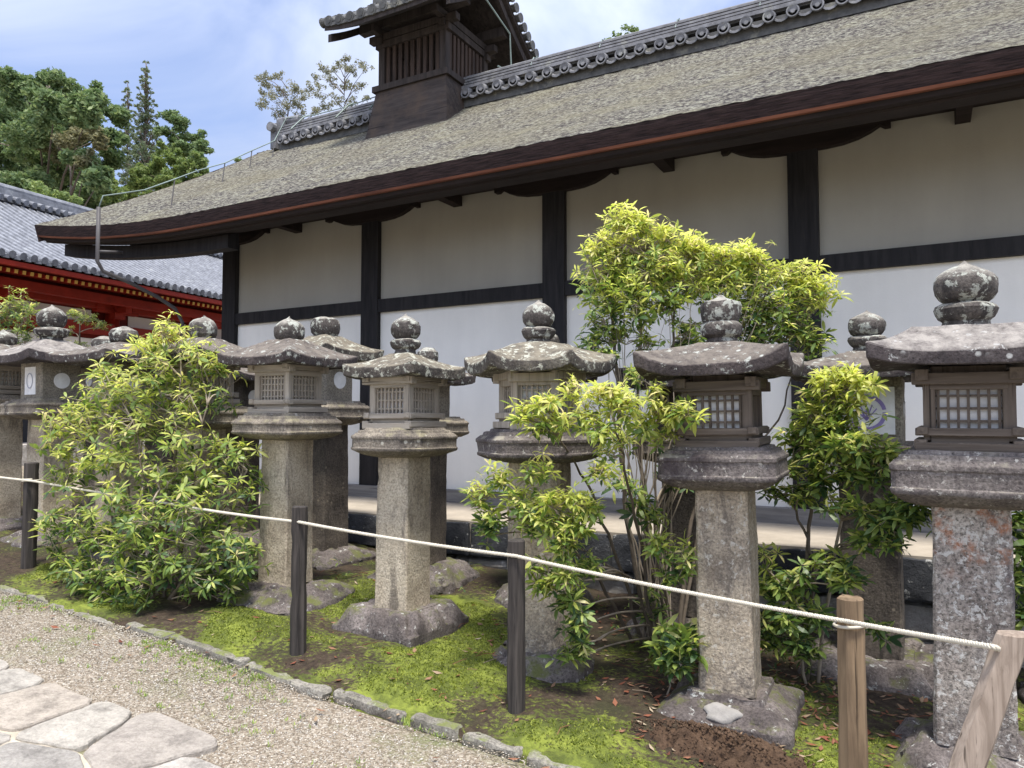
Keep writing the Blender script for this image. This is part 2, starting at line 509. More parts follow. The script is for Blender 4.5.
def found_mat(name, a, b, spots):
    t = NT(name)
    c = t.ramp(t.noise(7, 7, 0.7), [(0.3, a), (0.7, b)])
    c = t.mix(t.ramp(t.noise(16, 5, 0.75), [(0.60, 0.0), (0.65, 0.8)]), c, spots)
    ti = t.ramp(t.island(), [(0.0, 0.7), (1.0, 1.3)])
    c = t.mix(1.0, c, ti, 'MULTIPLY')
    t.color(c); t.b.inputs['Roughness'].default_value = 0.9
    t.bump(t.noise(30, 7, 0.75), 0.03, 0.8)
    return t.mat


M['slate'] = found_mat('slate_block', (0.03, 0.032, 0.037), (0.08, 0.083, 0.09), (0.42, 0.42, 0.40))
M['rubble'] = found_mat('pale_rubble', (0.26, 0.24, 0.215), (0.55, 0.52, 0.475), (0.66, 0.64, 0.6))
# posts, rope
M['post_dark'] = wood_mat('post_dark', (0.014, 0.012, 0.011), (0.075, 0.064, 0.056), 'z', 34)
M['post_tan'] = wood_mat('post_tan', (0.09, 0.06, 0.036), (0.25, 0.175, 0.105), 'z', 22)
M['post_pale'] = wood_mat('post_pale', (0.16, 0.12, 0.09), (0.40, 0.325, 0.26), 'z', 30)
M['rope'] = plain('rope', (0.50, 0.46, 0.375), 0.9, 0.12, 40)
# foliage
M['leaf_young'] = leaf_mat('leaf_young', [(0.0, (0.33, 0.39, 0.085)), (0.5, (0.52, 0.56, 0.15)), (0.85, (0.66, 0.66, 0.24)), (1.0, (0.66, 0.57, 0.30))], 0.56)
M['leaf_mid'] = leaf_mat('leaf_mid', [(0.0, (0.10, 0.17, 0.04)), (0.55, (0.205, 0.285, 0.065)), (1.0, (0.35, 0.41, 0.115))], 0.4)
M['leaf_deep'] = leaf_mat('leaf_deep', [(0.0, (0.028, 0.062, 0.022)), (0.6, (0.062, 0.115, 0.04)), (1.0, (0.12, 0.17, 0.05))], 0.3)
M['twig'] = plain('twig', (0.30, 0.25, 0.19), 0.9, 0.25, 20)
M['stem'] = plain('stem', (0.13, 0.105, 0.08), 0.9, 0.3, 20)
M['far_green'] = leaf_mat('far_green', [(0.0, (0.075, 0.125, 0.05)), (0.6, (0.155, 0.22, 0.09)), (1.0, (0.245, 0.30, 0.13))], 0.3, 0.6)
M['far_olive'] = leaf_mat('far_olive', [(0.0, (0.105, 0.11, 0.055)), (0.6, (0.195, 0.19, 0.095)), (1.0, (0.275, 0.25, 0.14))], 0.3, 0.6)
M['far_light'] = leaf_mat('far_light', [(0.0, (0.11, 0.165, 0.055)), (0.6, (0.20, 0.265, 0.085)), (1.0, (0.28, 0.33, 0.12))], 0.35, 0.6)
M['far_conifer'] = leaf_mat('far_conifer', [(0.0, (0.085, 0.125, 0.07)), (0.6, (0.165, 0.205, 0.11)), (1.0, (0.24, 0.265, 0.155))], 0.3, 0.6)
M['far_sparse'] = leaf_mat('far_sparse', [(0.0, (0.13, 0.14, 0.085)), (1.0, (0.26, 0.25, 0.16))], 0.4, 0.6)
M['trunk'] = plain('trunk', (0.13, 0.105, 0.085), 0.9, 0.3, 3)
M['litter'] = leaf_mat('litter', [(0.0, (0.10, 0.035, 0.022)), (0.4, (0.22, 0.075, 0.04)), (0.75, (0.27, 0.17, 0.10)), (1.0, (0.40, 0.33, 0.23))], 0.15, 0.8)

# ------------------------------------------------------------------ ground
def ground_mat():
    t = NT('gravel_ground')
    v = t.voronoi(95, 'F1', 'Color')
    sx = t.n.new('ShaderNodeSeparateXYZ'); t.link(v, sx.inputs[0])
    c = t.ramp(sx.outputs['X'], [(0.0, (0.12, 0.095, 0.07)), (0.4, (0.21, 0.17, 0.125)), (0.75, (0.30, 0.255, 0.20)), (1.0, (0.40, 0.36, 0.30))])
    c = t.mix(t.ramp(t.noise(1.6, 7, 0.7), [(0.52, 0.0), (0.66, 0.7)]), c, (0.13, 0.15, 0.06))
    t.color(c); t.b.inputs['Roughness'].default_value = 0.95
    t.bump(t.voronoi(95), 0.008, 0.6)
    return t.mat


M['ground'] = ground_mat()
xs = np.unique(np.concatenate([np.linspace(-400, -20, 20), np.linspace(-20, 8, 113), np.linspace(8, 400, 20)]))
ys = np.unique(np.concatenate([np.linspace(-400, -6, 16), np.linspace(-6, 20, 66), np.linspace(20, 400, 20)]))
mb = MB()
nx, ny = len(xs), len(ys)
for y in ys:
    for x in xs:
        mb.v.append((x, y, gz(x) - 0.012 + (0.012 * noise.noise(Vector((x, y, 0)) * 0.9) if abs(x) < 20 and abs(y) < 20 else 0) - (0.1 if 3.1 < y < 30 and -9 < x < 8 else 0)))
for j in range(ny - 1):
    for i in range(nx - 1):
        a = j * nx + i
        mb.f.append((a, a + 1, a + 1 + nx, a + nx)); mb.m.append(0)
tag(mb.build('ground', M['ground'], smooth=True), kind='structure')


def bed_z(x, y):
    n = noise.noise(Vector((x * 1.1, y * 1.1, 3.0))) * 0.035 + noise.noise(Vector((x * 4.5, y * 4.5, 7.0))) * 0.018
    e = min(1.0, max(0.0, (y - 2.98) / 0.25))
    return gz(x) + 0.012 + e * (0.03 + n)


def moss_amount(x, y):
    m = noise.noise(Vector((x * 1.5 + 5, y * 1.5, 1.0))) + 0.55 * noise.noise(Vector((x * 4.0, y * 4.0, 9.0)))
    m = m * 1.35 + 0.10 + 0.35 * noise.noise(Vector((x * 9.0, y * 9.0, 2.0)))
    m -= max(0, y - 4.25) * 0.75
    if x > -1.25: m -= 0.30
    if x < -3.9: m -= 0.18 * min(3, (-3.9 - x))
    if (x + 1.5) ** 2 + (y - 4.5) ** 2 < 0.5: m -= 0.5
    if (x + 0.86) ** 2 / 0.14 + (y - 3.42) ** 2 / 0.03 < 1: m -= 0.9
    return m


def moss_z(x, y, m):
    c = max(0.0, 0.35 + noise.noise(Vector((x * 6.5, y * 6.5, 0)))) ** 0.6      # cushions
    return bed_z(x, y) + 0.034 * min(1.2, max(0, m + .1)) * c * min(1, max(0, (y - 2.95) / .12)) + 0.006 * noise.noise(Vector((x * 22, y * 22, 5)))


def bed_mat():
    t = NT('moss_and_soil')
    at_ = t.n.new('ShaderNodeAttribute'); at_.attribute_name = 'moss'
    fine = t.noise(38, 6, 0.7)
    f = t.mul(at_.outputs['Fac'], t.mul(t.mul(fine, 0.5, 'SUBTRACT'), 2.0), 'ADD')
    fac = t.ramp(f, [(0.34, 0.0), (0.62, 1.0)])
    soil = t.ramp(t.noise(24, 7, 0.75), [(0.3, (0.022, 0.016, 0.011)), (0.55, (0.07, 0.05, 0.034)), (0.75, (0.15, 0.115, 0.08))])
    soil = t.mix(t.ramp(t.noise(3, 5, 0.6), [(0.5, 0.0), (0.62, 0.6)]), soil, (0.045, 0.052, 0.02))
    ms = t.ramp(t.noise(5, 7, 0.75), [(0.3, (0.05, 0.06, 0.016)), (0.47, (0.115, 0.14, 0.028)), (0.58, (0.22, 0.26, 0.043)), (0.75, (0.33, 0.365, 0.065))])
    t.color(t.mix(fac, soil, ms))
    t.b.inputs['Roughness'].default_value = 0.98
    t.bump(t.noise(70, 6, 0.75), 0.02, 0.9)
    return t.mat


M['bed'] = bed_mat()
bx = np.arange(-11.0, 4.0, 0.035); by = np.arange(2.90, 5.75, 0.035)
mb = MB(); nx, ny = len(bx), len(by); ma = []
for y in by:
    for x in bx:
        m = moss_amount(x, y)
        mm = min(1, max(0, 0.5 + m * 0.5)); ma.append(mm)
        mb.v.append((x, y, moss_z(x, y, m) if y > 2.91 else gz(x) - 0.05))
for j in range(ny - 1):
    for i in range(nx - 1):
        a = j * nx + i
        mb.f.append((a, a + 1, a + 1 + nx, a + nx)); mb.m.append(0)
bed = mb.build('planting_bed', M['bed'], smooth=True)
bed.data.attributes.new('moss', 'FLOAT', 'POINT').data.foreach_set('value', np.array(ma, dtype=np.float32))
tag(bed, kind='structure')

# moss tufts: tiny upright blades where the moss is thick
mb = MB(); cnt = 0
while cnt < 34000:
    x = random.uniform(-6.5, 0.6); y = random.uniform(3.0, 4.6)
    m = moss_amount(x, y)
    if m < 0.08 or random.random() > 0.35 + m: continue
    z = moss_z(x, y, m)
    a = random.uniform(0, 6.28); h = random.uniform(0.004, 0.011); w = random.uniform(0.004, 0.009)
    dx, dy = math.cos(a) * w, math.sin(a) * w
    lx, ly = random.uniform(-.01, .01), random.uniform(-.01, .01)
    mb.add([(x - dx, y - dy, z - .003), (x + dx, y + dy, z - .003), (x + lx, y + ly, z + h)], [(0, 1, 2)])
    cnt += 1
M['moss_blade'] = leaf_mat('moss_blade', [(0.0, (0.075, 0.10, 0.02)), (0.6, (0.205, 0.245, 0.04)), (1.0, (0.35, 0.38, 0.075))], 0.35, 0.8)
tag(mb.build('moss', M['moss_blade']), 'bright yellow green moss carpeting the ground round the lantern bases', 'moss', kind='stuff')


# pebbles of the gravel strip
def pebble_mat():
    t = NT('pebble')
    c = t.ramp(t.island(), [(0.0, (0.115, 0.095, 0.072)), (0.3, (0.225, 0.19, 0.142)), (0.6, (0.31, 0.268, 0.205)), (0.8, (0.30, 0.285, 0.26)), (0.9, (0.39, 0.35, 0.285)), (1.0, (0.53, 0.50, 0.45))])
    t.color(c); t.b.inputs['Roughness'].default_value = 0.85
    return t.mat


M['pebble'] = pebble_mat()
N = 130000
px = -8.5 + 9.2 * rng.random(N); py = 1.9 + 1.03 * rng.random(N)
keep = np.array([noise.noise(Vector((a * 1.5, b * 1.5, 5))) > -0.45 + (0.35 if b > 2.75 and random.random() < .6 else 0) for a, b in zip(px, py)])
px, py = px[keep], py[keep]; N = len(px)
s = 0.0024 + 0.0034 * rng.random(N) ** 1.9
base = np.array([(1, 0, 0), (0, 1, 0), (-1, 0, 0), (0, -1, 0), (0, 0, 1), (0, 0, -1)], dtype=float)
ang = rng.random(N) * 6.28
ca, sa = np.cos(ang), np.sin(ang)
jit = base[None] * (0.75 + 0.6 * rng.random((N, 6, 3)))
jit = jit * s[:, None, None]; jit[:, :, 2] *= 0.62
vx = jit[:, :, 0] * ca[:, None] - jit[:, :, 1] * sa[:, None] + px[:, None]
vy = jit[:, :, 0] * sa[:, None] + jit[:, :, 1] * ca[:, None] + py[:, None]
gzv = np.array([gz(a) + 0.012 * noise.noise(Vector((a, b, 0)) * 0.9) for a, b in zip(px, py)])
vz = jit[:, :, 2] + gzv[:, None] - 0.012 + s[:, None] * 0.3
verts = np.stack([vx, vy, vz], -1).reshape(-1, 3)
tri = np.array([(0, 1, 4), (1, 2, 4), (2, 3, 4), (3, 0, 4), (1, 0, 5), (2, 1, 5), (3, 2, 5), (0, 3, 5)])
faces = (tri[None] + 6 * np.arange(N)[:, None, None]).reshape(-1, 3)
me = bpy.data.meshes.new('gravel'); me.from_pydata(verts.tolist(), [], faces.tolist()); me.materials.append(M['pebble'])
go = bpy.data.objects.new('gravel', me); COL.objects.link(go)
tag(go, 'tan and grey gravel strip between flagstones and mossy kerb', 'gravel', kind='stuff')


# flagstone path -----------------------------------------------------------
def flag_mat():
    t = NT('flagstone')
    c = t.ramp(t.island(), [(0.0, (0.36, 0.335, 0.30)), (0.2, (0.50, 0.455, 0.385)), (0.4, (0.45, 0.425, 0.385)), (0.55, (0.50, 0.42, 0.325)), (0.7, (0.52, 0.495, 0.45)), (0.84, (0.46, 0.40, 0.33)), (0.93, (0.19, 0.20, 0.215)), (1.0, (0.22, 0.23, 0.25))])
    c = t.mix(1.0, c, t.ramp(t.noise(6, 9, 0.8), [(0.34, 0.55), (0.5, 1.0), (0.68, 1.3)]), 'MULTIPLY')
    c = t.mix(1.0, c, t.ramp(t.noise(60, 4, 0.75), [(0.3, 0.8), (0.7, 1.15)]), 'MULTIPLY')
    t.color(c); t.b.inputs['Roughness'].default_value = 0.85
    t.bump(t.noise(13, 9, 0.75), 0.035, 1.0)
    return t.mat


M['flag'] = flag_mat()
M['joint'] = plain('joint_sand', (0.40, 0.35, 0.27), 0.95, 0.25, 12, 0.004)


def clip(poly, p, n):
    out = []
    for i in range(len(poly)):
        a, b = poly[i], poly[(i + 1) % len(poly)]
        da = (a[0] - p[0]) * n[0] + (a[1] - p[1]) * n[1]; db = (b[0] - p[0]) * n[0] + (b[1] - p[1]) * n[1]
        if da <= 0: out.append(a)
        if (da < 0) != (db < 0):
            k = da / (da - db); out.append((a[0] + (b[0] - a[0]) * k, a[1] + (b[1] - a[1]) * k))
    return out


rs = random.Random(21)
seeds = []
for i in range(-1, 40):
    for j in range(0, 14):
        seeds.append((-9.5 + i * 0.33 + (0.16 if j % 2 else 0) + rs.uniform(-.16, .16), 1.90 - j * 0.26 + rs.uniform(-.13, .13)))
mb = MB()
mb.add([(-12, -2.6, gz(-12) - 0.004), (4, -2.6, gz(4) - 0.004), (4, 1.86, gz(4) - 0.004), (-12, 1.86, gz(-12) - 0.004)], [(0, 1, 2, 3)], 1)
for k, sd in enumerate(seeds):
    poly = [(sd[0] - .5, sd[1] - .45), (sd[0] + .5, sd[1] - .45), (sd[0] + .42, sd[1] + .24), (sd[0] - .42, sd[1] + .27)]
    for o in seeds:
        if o is sd: continue
        dx, dy = o[0] - sd[0], o[1] - sd[1]; d = math.hypot(dx, dy)
        if d > 1.6: continue
        n = (dx / d, dy / d); g = 0.010
        poly = clip(poly, ((sd[0] + o[0]) / 2 - n[0] * g, (sd[1] + o[1]) / 2 - n[1] * g), n)
    if len(poly) < 3: continue
    for _ in range(2):
        q = []
        for i in range(len(poly)):
            a, b = poly[i], poly[(i + 1) % len(poly)]
            q += [(a[0] * .88 + b[0] * .12, a[1] * .88 + b[1] * .12), (a[0] * .5 + b[0] * .5, a[1] * .5 + b[1] * .5), (a[0] * .12 + b[0] * .88, a[1] * .12 + b[1] * .88)]
        poly = q
    poly = [(x + 0.012 * noise.noise(Vector((x * 9, y * 9, k))) + 0.010 * noise.noise(Vector((x * 26, y * 26, k))), y + 0.012 * noise.noise(Vector((x * 9, y * 9, k + 40)))) for x, y in poly]
    cx = sum(p[0] for p in poly) / len(poly); cy = sum(p[1] for p in poly) / len(poly)
    tz = rs.uniform(0.004, 0.014); sl = rs.uniform(-.012, .012), rs.uniform(-.012, .012)
    rings = []
    for sc, dz in ((1.0, -0.03), (1.0, tz - 0.008), (0.975, tz), (0.55, tz + 0.003)):
        rings.append([(cx + (x - cx) * sc, cy + (y - cy) * sc, gz(x) + dz + (x - cx) * sl[0] + (y - cy) * sl[1]) for x, y in poly])
    mb.loft(rings)
tag(mb.build('path', [M['flag'], M['joint']]), kind='structure')

# kerb -----------------------------------------------------------------------
mb = MB(); x = -10.5; k = 0
rk = random.Random(4)
while x < 3.5:
    L = rk.uniform(0.24, 0.62); w = rk.uniform(0.055, 0.08); h = rk.uniform(0.006, 0.020) - (0.016 if x < -4.4 else 0)
    c0 = (x + L / 2, 2.93 + rk.uniform(-.02, .02), gz(x + L / 2) + h / 2 - 0.02)
    Mx = Matrix.Rotation(rk.uniform(-.04, .04), 3, 'Z') @ Matrix.Rotation(0.065, 3, 'Y')
    mb.box(c0, (L - rk.uniform(.012, .05), w, h + 0.05), M=Mx)
    x += L
M['kerb_stone'] = stone_mat('kerb_stone', (0.12, 0.11, 0.092), (0.225, 0.208, 0.175), (0.33, 0.305, 0.265), lic=0.62, stain=0.60, stain_col=(0.09, 0.085, 0.06), moss=(0.15, 0.17, 0.05), lsc=24, dots=0)
kerb = mb.build('kerb', M['kerb_stone'])
weather(kerb, 0.016, 0.05, 0.012, 12, 3)
tag(kerb, kind='structure')

# litter, soil mound -----------------------------------------------------------
mb = MB()
for _ in range(1500):
    r = random.random()
    if r < 0.5: x, y = random.uniform(-1.3, 0.9), random.uniform(3.2, 4.9)
    elif r < 0.8: x, y = random.uniform(-2.4, -0.4), random.uniform(3.7, 5.2)
    else: x, y = random.uniform(-6.5, 0.6), random.uniform(2.6, 4.6)
    if y < 3: z = gz(x) + 0.008
    else: z = bed_z(x, y) * 0 + moss_z(x, y, moss_amount(x, y)) + 0.008
    a = random.uniform(0, 6.28); L = random.uniform(0.012, 0.03); w = L * random.uniform(0.3, 0.5)
    u = Vector((math.cos(a), math.sin(a), random.uniform(-.3, .3))); v = Vector((-math.sin(a), math.cos(a), random.uniform(-.4, .4)))
    p = Vector((x, y, z))
    mb.add([p - u * L, p + v * w, p + u * L + Vector((0, 0, .006)), p - v * w], [(0, 1, 2, 3)])
for _ in range(140):
    x, y = random.uniform(-6, .6), random.uniform(3.1, 5.0)
    z = moss_z(x, y, moss_amount(x, y)) + .006; a = random.uniform(0, 6.28); L = random.uniform(.03, .13)
    mb.tube([(x, y, z), (x + L * .5 * math.cos(a), y + L * .5 * math.sin(a), z + .008), (x + L * math.cos(a + .2), y + L * math.sin(a + .2), z + .003)], .0018, 4)
tag(mb.build('leaves', M['litter']), 'fallen reddish brown leaves scattered on moss and soil', 'fallen leaves', kind='stuff')


def soil_mat():
    t = NT('fresh_soil')
    c = t.ramp(t.noise(14, 8, 0.75), [(0.3, (0.045, 0.027, 0.017)), (0.55, (0.11, 0.068, 0.042)), (0.75, (0.19, 0.125, 0.082))])
    t.color(c); t.b.inputs['Roughness'].default_value = 0.95
    t.bump(t.noise(40, 6, 0.75), 0.02, 0.9)
    return t.mat


M['soil'] = soil_mat()
mb = MB()
n_r, n_a = 30, 110
c0 = at(728, 742, 3.42); c1 = at(800, 742, 3.36)
rings = []
for i in range(n_r + 1):
    q = i / n_r; ring = []
    for k in range(n_a):
        a = 2 * math.pi * k / n_a
        wob = 1 + 0.28 * noise.noise(Vector((math.cos(a) * 1.8, math.sin(a) * 1.8, 2)))
        x = -0.80 + 0.44 * q * wob * math.cos(a); y = 3.385 + 0.17 * q * wob * math.sin(a)
        h = 0.085 * (1 - q * q) * (0.75 + 0.8 * noise.noise(Vector((x * 7, y * 7, 1)))) + 0.045 * noise.noise(Vector((x * 22, y * 22, 4))) * (.4 + q) + 0.02 * noise.noise(Vector((x * 55, y * 55, 4))) * (1 - q ** 3)
        ring.append((x, y, gz(x) + 0.03 + h - 0.04 * q ** 4))
    rings.append(ring)
rings[0] = [(p[0], p[1], rings[0][0][2]) for p in rings[0]]
mb.loft(rings[::-1], cap0=False, cap1=False)
for _ in range(700):
    a, q = random.uniform(0, 6.28), random.random() ** .6 * 1.15
    x = -0.80 + 0.46 * q * math.cos(a); y = 3.385 + 0.18 * q * math.sin(a)
    sz = random.uniform(.003, .011) * (1.2 - .5 * q)
    z = gz(x) + 0.045 + 0.075 * max(0, 1 - q * q) - .012 * (q > 1)
    pts = [Vector((dx, dy, dz)) * sz * random.uniform(.6, 1.3) + Vector((x, y, z)) for dx, dy, dz in ((1, 0, 0), (0, 1, 0), (-1, 0, 0), (0, -1, 0), (0, 0, 1), (0, 0, -1))]
    mb.add(pts, [(0, 1, 4), (1, 2, 4), (2, 3, 4), (3, 0, 4), (1, 0, 5), (2, 1, 5), (3, 2, 5), (0, 3, 5)])
mound = mb.build('soil_heap', M['soil'], smooth=True)
tag(mound, 'heap of fresh brown soil in front of a lantern base', 'soil', kind='stuff')

# ------------------------------------------------------------------ white plaster hall
YW, YL, YE, YR = 6.9, 5.6, 5.6, 9.4        # wall face, ledge edge, eave line, ridge line
ZL, ZTOP = 0.655, 4.06
BAY = 2.43
CX = [-0.896 + BAY * k for k in range(-3, 3)]
HX0, HX1 = CX[0], CX[-1]
hall = empty('plaster_hall', (-2.0, 8.0, gz(-2)), 0, 'long white plaster hall with black posts under a thick bark thatched roof', 'hall')


def part(mb, name, mats, root, smooth=False):
    o = mb.build(name, mats, root, smooth)
    o.location = -root.location
    return o


def sub(mb, name, mats, parent, smooth=False):
    return mb.build(name, mats, parent, smooth)


ZR = 2.90
for k in range(len(CX) - 1):
    a, b = CX[k] + 0.10, CX[k + 1] - 0.10
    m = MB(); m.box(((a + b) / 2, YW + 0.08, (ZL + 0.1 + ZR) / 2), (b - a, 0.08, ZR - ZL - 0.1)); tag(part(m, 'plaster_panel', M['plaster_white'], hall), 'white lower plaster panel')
    m = MB(); m.box(((a + b) / 2, YW + 0.082, (ZR + ZTOP + .1) / 2), (b - a, 0.08, ZTOP + .1 - ZR)); tag(part(m, 'plaster_panel', M['plaster_cream'], hall), 'cream upper plaster panel')
    m = MB(); m.box(((a + b) / 2, YW + 0.03, ZR), (b - a + 0.006, 0.09, 0.15)); part(m, 'rail', M['black_wood'], hall)
for x in CX:
    m = MB(); m.box((x, YW + 0.1, (ZL + ZTOP) / 2), (0.25, 0.25, ZTOP - ZL)); part(m, 'column', M['black_wood'], hall)
# side and rear walls
m = MB(); gp = [(YW + .1, ZL), (2 * YR - YW - .1, ZL), (2 * YR - YW - .1, 4.2), (YR, 5.85), (YW + .1, 4.2)]; m.loft([[(HX0 + .1 - .05, a, b) for a, b in gp], [(HX0 + .1 + .05, a, b) for a, b in gp]]); part(m, 'side_wall', M['plaster_white'], hall)
m = MB(); gp = [(YW + .1, ZL), (2 * YR - YW - .1, ZL), (2 * YR - YW - .1, 4.2), (YR, 5.85), (YW + .1, 4.2)]; m.loft([[(HX1 - .1 - .05, a, b) for a, b in gp], [(HX1 - .1 + .05, a, b) for a, b in gp]]); part(m, 'side_wall', M['plaster_white'], hall)
m = MB(); m.box(((HX0 + HX1) / 2, YW + 5.0, (ZL + ZTOP) / 2), (HX1 - HX0, 0.1, ZTOP - ZL)); part(m, 'rear_wall', M['plaster_white'], hall)
m = MB(); m.box(((HX0 + HX1) / 2, YW + 0.055, ZL + 0.065), (HX1 - HX0 + 0.5, 0.30, 0.13)); part(m, 'sill_beam', M['sill_wood'], hall)
# wall plate and boat-shaped brackets
m = MB(); m.box((-3.3, YW + 0.10, ZTOP + 0.14), (14.1, 0.24, 0.28)); part(m, 'wall_plate', M['eave_wood'], hall)
for x in CX:
    prof = [(0, -.165), (.20, -.165), (.33, -.155), (.45, -.13), (.55, -.09), (.62, -.05), (.655, -.075), (.70, -.075), (.70, 0.0)]
    pl = [(-p[0], p[1]) for p in reversed(prof)] + prof[1:]
    m = MB()
    fr = [(x + p[0], YW - 0.035, ZTOP + 0.02 + p[1]) for p in pl]; bk = [(p[0], YW + 0.18, p[2]) for p in fr]
    m.loft([fr, bk]); part(m, 'bracket', M['eave_wood'], hall)
for i in range(len(CX) - 1):
    x = (CX[i] + CX[i + 1]) / 2
    m = MB(); m.box((x, YW - 0.14, ZTOP - 0.03), (0.11, 0.42, 0.17)); part(m, 'beam_end', M['eave_wood'], hall)
# plinth: earthen ledge on two courses of stone
m = MB(); m.box(((HX0 + HX1) / 2 - .2, (YL + YW) / 2 + 0.2, ZL - 0.10), (HX1 - HX0 + 1.6, YW - YL + 0.4 - 0.06, 0.20)); part(m, 'ledge', M['ledge'], hall)
m = MB(); x = HX0 - 1.0; rr = random.Random(5)
while x < HX1 + .6:
    L = rr.uniform(0.55, 0.95); top = ZL - 0.012; bot = max(ZL - 0.30, gz(x) - 0.1)
    m.box((x + L / 2, YL + 0.17 + rr.uniform(-.012, .012), (top + bot) / 2), (L - 0.014, 0.34, top - bot)); x += L
st = part(m, 'kerb_course', M['slate'], hall); weather(st, 0.025, 0.10, 0.013, 8, 5)
m = MB(); x = HX0 - 1.0
while x < HX1 + .6:
    z = ZL - 0.315
    L = rr.uniform(0.35, 0.6)
    while z > gz(x) - 0.15:
        h = rr.uniform(0.16, 0.28)
        m.box((x + L / 2 + rr.uniform(-.04, .04), YL + 0.20 + rr.uniform(-.02, .03), z - h / 2), (L - 0.03, 0.30, h - 0.02), M=Matrix.Rotation(rr.uniform(-.06, .06), 3, 'Y')); z -= h
    x += L
st = part(m, 'rubble_course', M['rubble'], hall); weather(st, 0.05, 0.09, 0.022, 7, 9)
m = MB(); m.box((-2, YL + 0.75, 0.1), (13.0, 0.8, 0.85)); part(m, 'foundation_fill', M['rubble'], hall)

# roof ---------------------------------------------------------------------
RX0, RX1 = -10.52, 5.4
ZE, ZRG = 3.925, 6.34        # top of thatch at the eave, at the ridge


def lift(x):
    return 0.27 * max(0.0, (-7.3 - x) / 3.2) ** 2


def thatch(x, s):
    """upper surface point; s = 0 at the eave, 1 at the ridge"""
    y = YE + (YR - YE) * s
    z = ZE + (ZRG - ZE) * (0.86 * s + 0.14 * s * s) + lift(x) * (1 - 0.75 * s)
    return y, z


nxr, nsr = 470, 120
m = MB()
for j in range(nsr + 1):
    s = j / nsr
    for i in range(nxr + 1):
        x = RX0 + 0.2 * s + (RX1 - RX0 - 0.2 * s) * i / nxr
        y, z = thatch(x, s)
        p = Vector((x * 7, s * 34, 0))
        d = 0.014 * noise.noise(p) + 0.010 * noise.noise(p * 2.6)
        if j == 0: d *= 0.5
        m.v.append((x + 0.02 * noise.noise(Vector((s * 20, x, 7))) * (i in (0, nxr)), y + (0.012 * noise.noise(Vector((x * 12, 3, 1))) if j == 0 else 0), z + d))
for j in range(nsr):
    for i in range(nxr):
        a = j * (nxr + 1) + i
        m.f.append((a, a + 1, a + nxr + 2, a + nxr + 1)); m.m.append(0)
roof = part(m, 'thatched_roof', M['bark'], hall, True)
# layered front edge, red board, eave boards, soffit: swept along the eave
XS = [RX0 + (RX1 - RX0) * i / 90 for i in range(91)]


def sweep(prof, mat, name, parent, xs=XS):
    m = MB()
    rings = [[(x, YE + dy, ZE + lift(x) * k + dz) for dy, dz, k in prof] for x in xs]
    m.loft(rings)
    return sub(m, name, mat, parent)


sweep([(0.0, -0.005, 1), (0.012, -0.05, 1), (0.04, -0.135, 1), (1.0, -0.135 + 0.30, .7), (1.0, 0.40, .7)], M['bark_edge'], 'bark_edge', roof)
sweep([(0.036, -0.136, 1), (0.045, -0.156, 1), (0.30, -0.156, 1), (0.30, -0.136, 1)], M['red_edge'], 'edge_board', roof)
sweep([(0.08, -0.157, 1), (0.09, -0.192, 1), (0.22, -0.192, 1), (0.22, -0.157, 1)], M['eave_wood'], 'eave_beam', roof)
sweep([(0.16, -0.193, 1), (0.17, -0.212, 1), (0.5, -0.15, 1), (0.5, -0.11, 1)], M['eave_wood'], 'eave_board', roof)
sweep([(0.25, -0.19, 1), (1.30, 0.40, .6), (3.6, 1.9, .2), (3.6, 1.95, .2), (1.30, 0.44, .6), (0.25, -0.15, 1)], M['eave_wood'], 'soffit', roof)
sweep([(0.36, -0.19, 1), (0.36, -0.35, 1), (0.52, -0.35, 1), (0.52, -0.15, 1)], M['black_wood'], 'eave_purlin', roof, [-10.42 + .3 * i for i in range(12)])
# rear slope and verge
m = MB()
rings = []
for j in range(13):
    s = j / 12
    rings.append([(x, 2 * YR - thatch(x, s)[0], thatch(x, s)[1] - 0.01) for x in XS])
for j in range(12):
    m.loft([rings[j], rings[j + 1]], False, False, closed=False)
sub(m, 'rear_slope', M['bark'], roof)
m = MB()
ring_t, ring_b = [], []
for j in range(25):
    s = j / 24; y, z = thatch(RX0, s); xx = RX0 + 0.2 * s
    ring_t.append((xx, y, z - 0.004)); ring_b.append((xx + 0.06, y + 0.03, z - 0.24))
for j in range(24):
    m.add([ring_t[j], ring_t[j + 1], ring_b[j + 1], ring_b[j]], [(0, 1, 2, 3)])
    q = [(p[0], 2 * YR - p[1], p[2]) for p in (ring_t[j], ring_t[j + 1], ring_b[j + 1], ring_b[j])]
    m.add(q, [(3, 2, 1, 0)])
sub(m, 'verge', M['bark_edge'], roof)
for yb, zb in ((YW + 0.10, 4.16), (YR, 6.0), (2 * YR - YW - .1, 4.16)):
    m = MB(); m.box((-9.2, yb, zb), (2.1, 0.22, 0.26)); part(m, 'purlin', M['eave_wood'], hall)

# ridge of tiles ------------------------------------------------------------
m = MB(); rx0 = -9.78
for k, (w, h) in enumerate(((0.40, 0.07), (0.36, 0.05), (0.33, 0.05), (0.30, 0.05))):
    z = ZRG + 0.13 + sum((0.07, 0.05, 0.05, 0.05)[:k])
    m.box(((rx0 + RX1) / 2, YR, z + h / 2 + .008), (RX1 - rx0, w + .03, h - 0.022)); m.box(((rx0 + RX1) / 2, YR, z + h / 2 - .012), (RX1 - rx0 - .02, w - .05, h - .0225), mat=1)  # dark tile in the recesses: shade between courses put into the colour
m.tube([(rx0, YR, ZRG + 0.365), (RX1, YR, ZRG + 0.365)], 0.075, 12)
ridge = part(m, 'ridge', [M['tile'], M['tile_dark']], hall)
m = MB(); m.box(((rx0 + RX1) / 2, YR, ZRG - 0.03), (RX1 - rx0 - .1, 0.40, 0.20)); sub(m, 'ridge_base', M['tile_dark'], ridge)
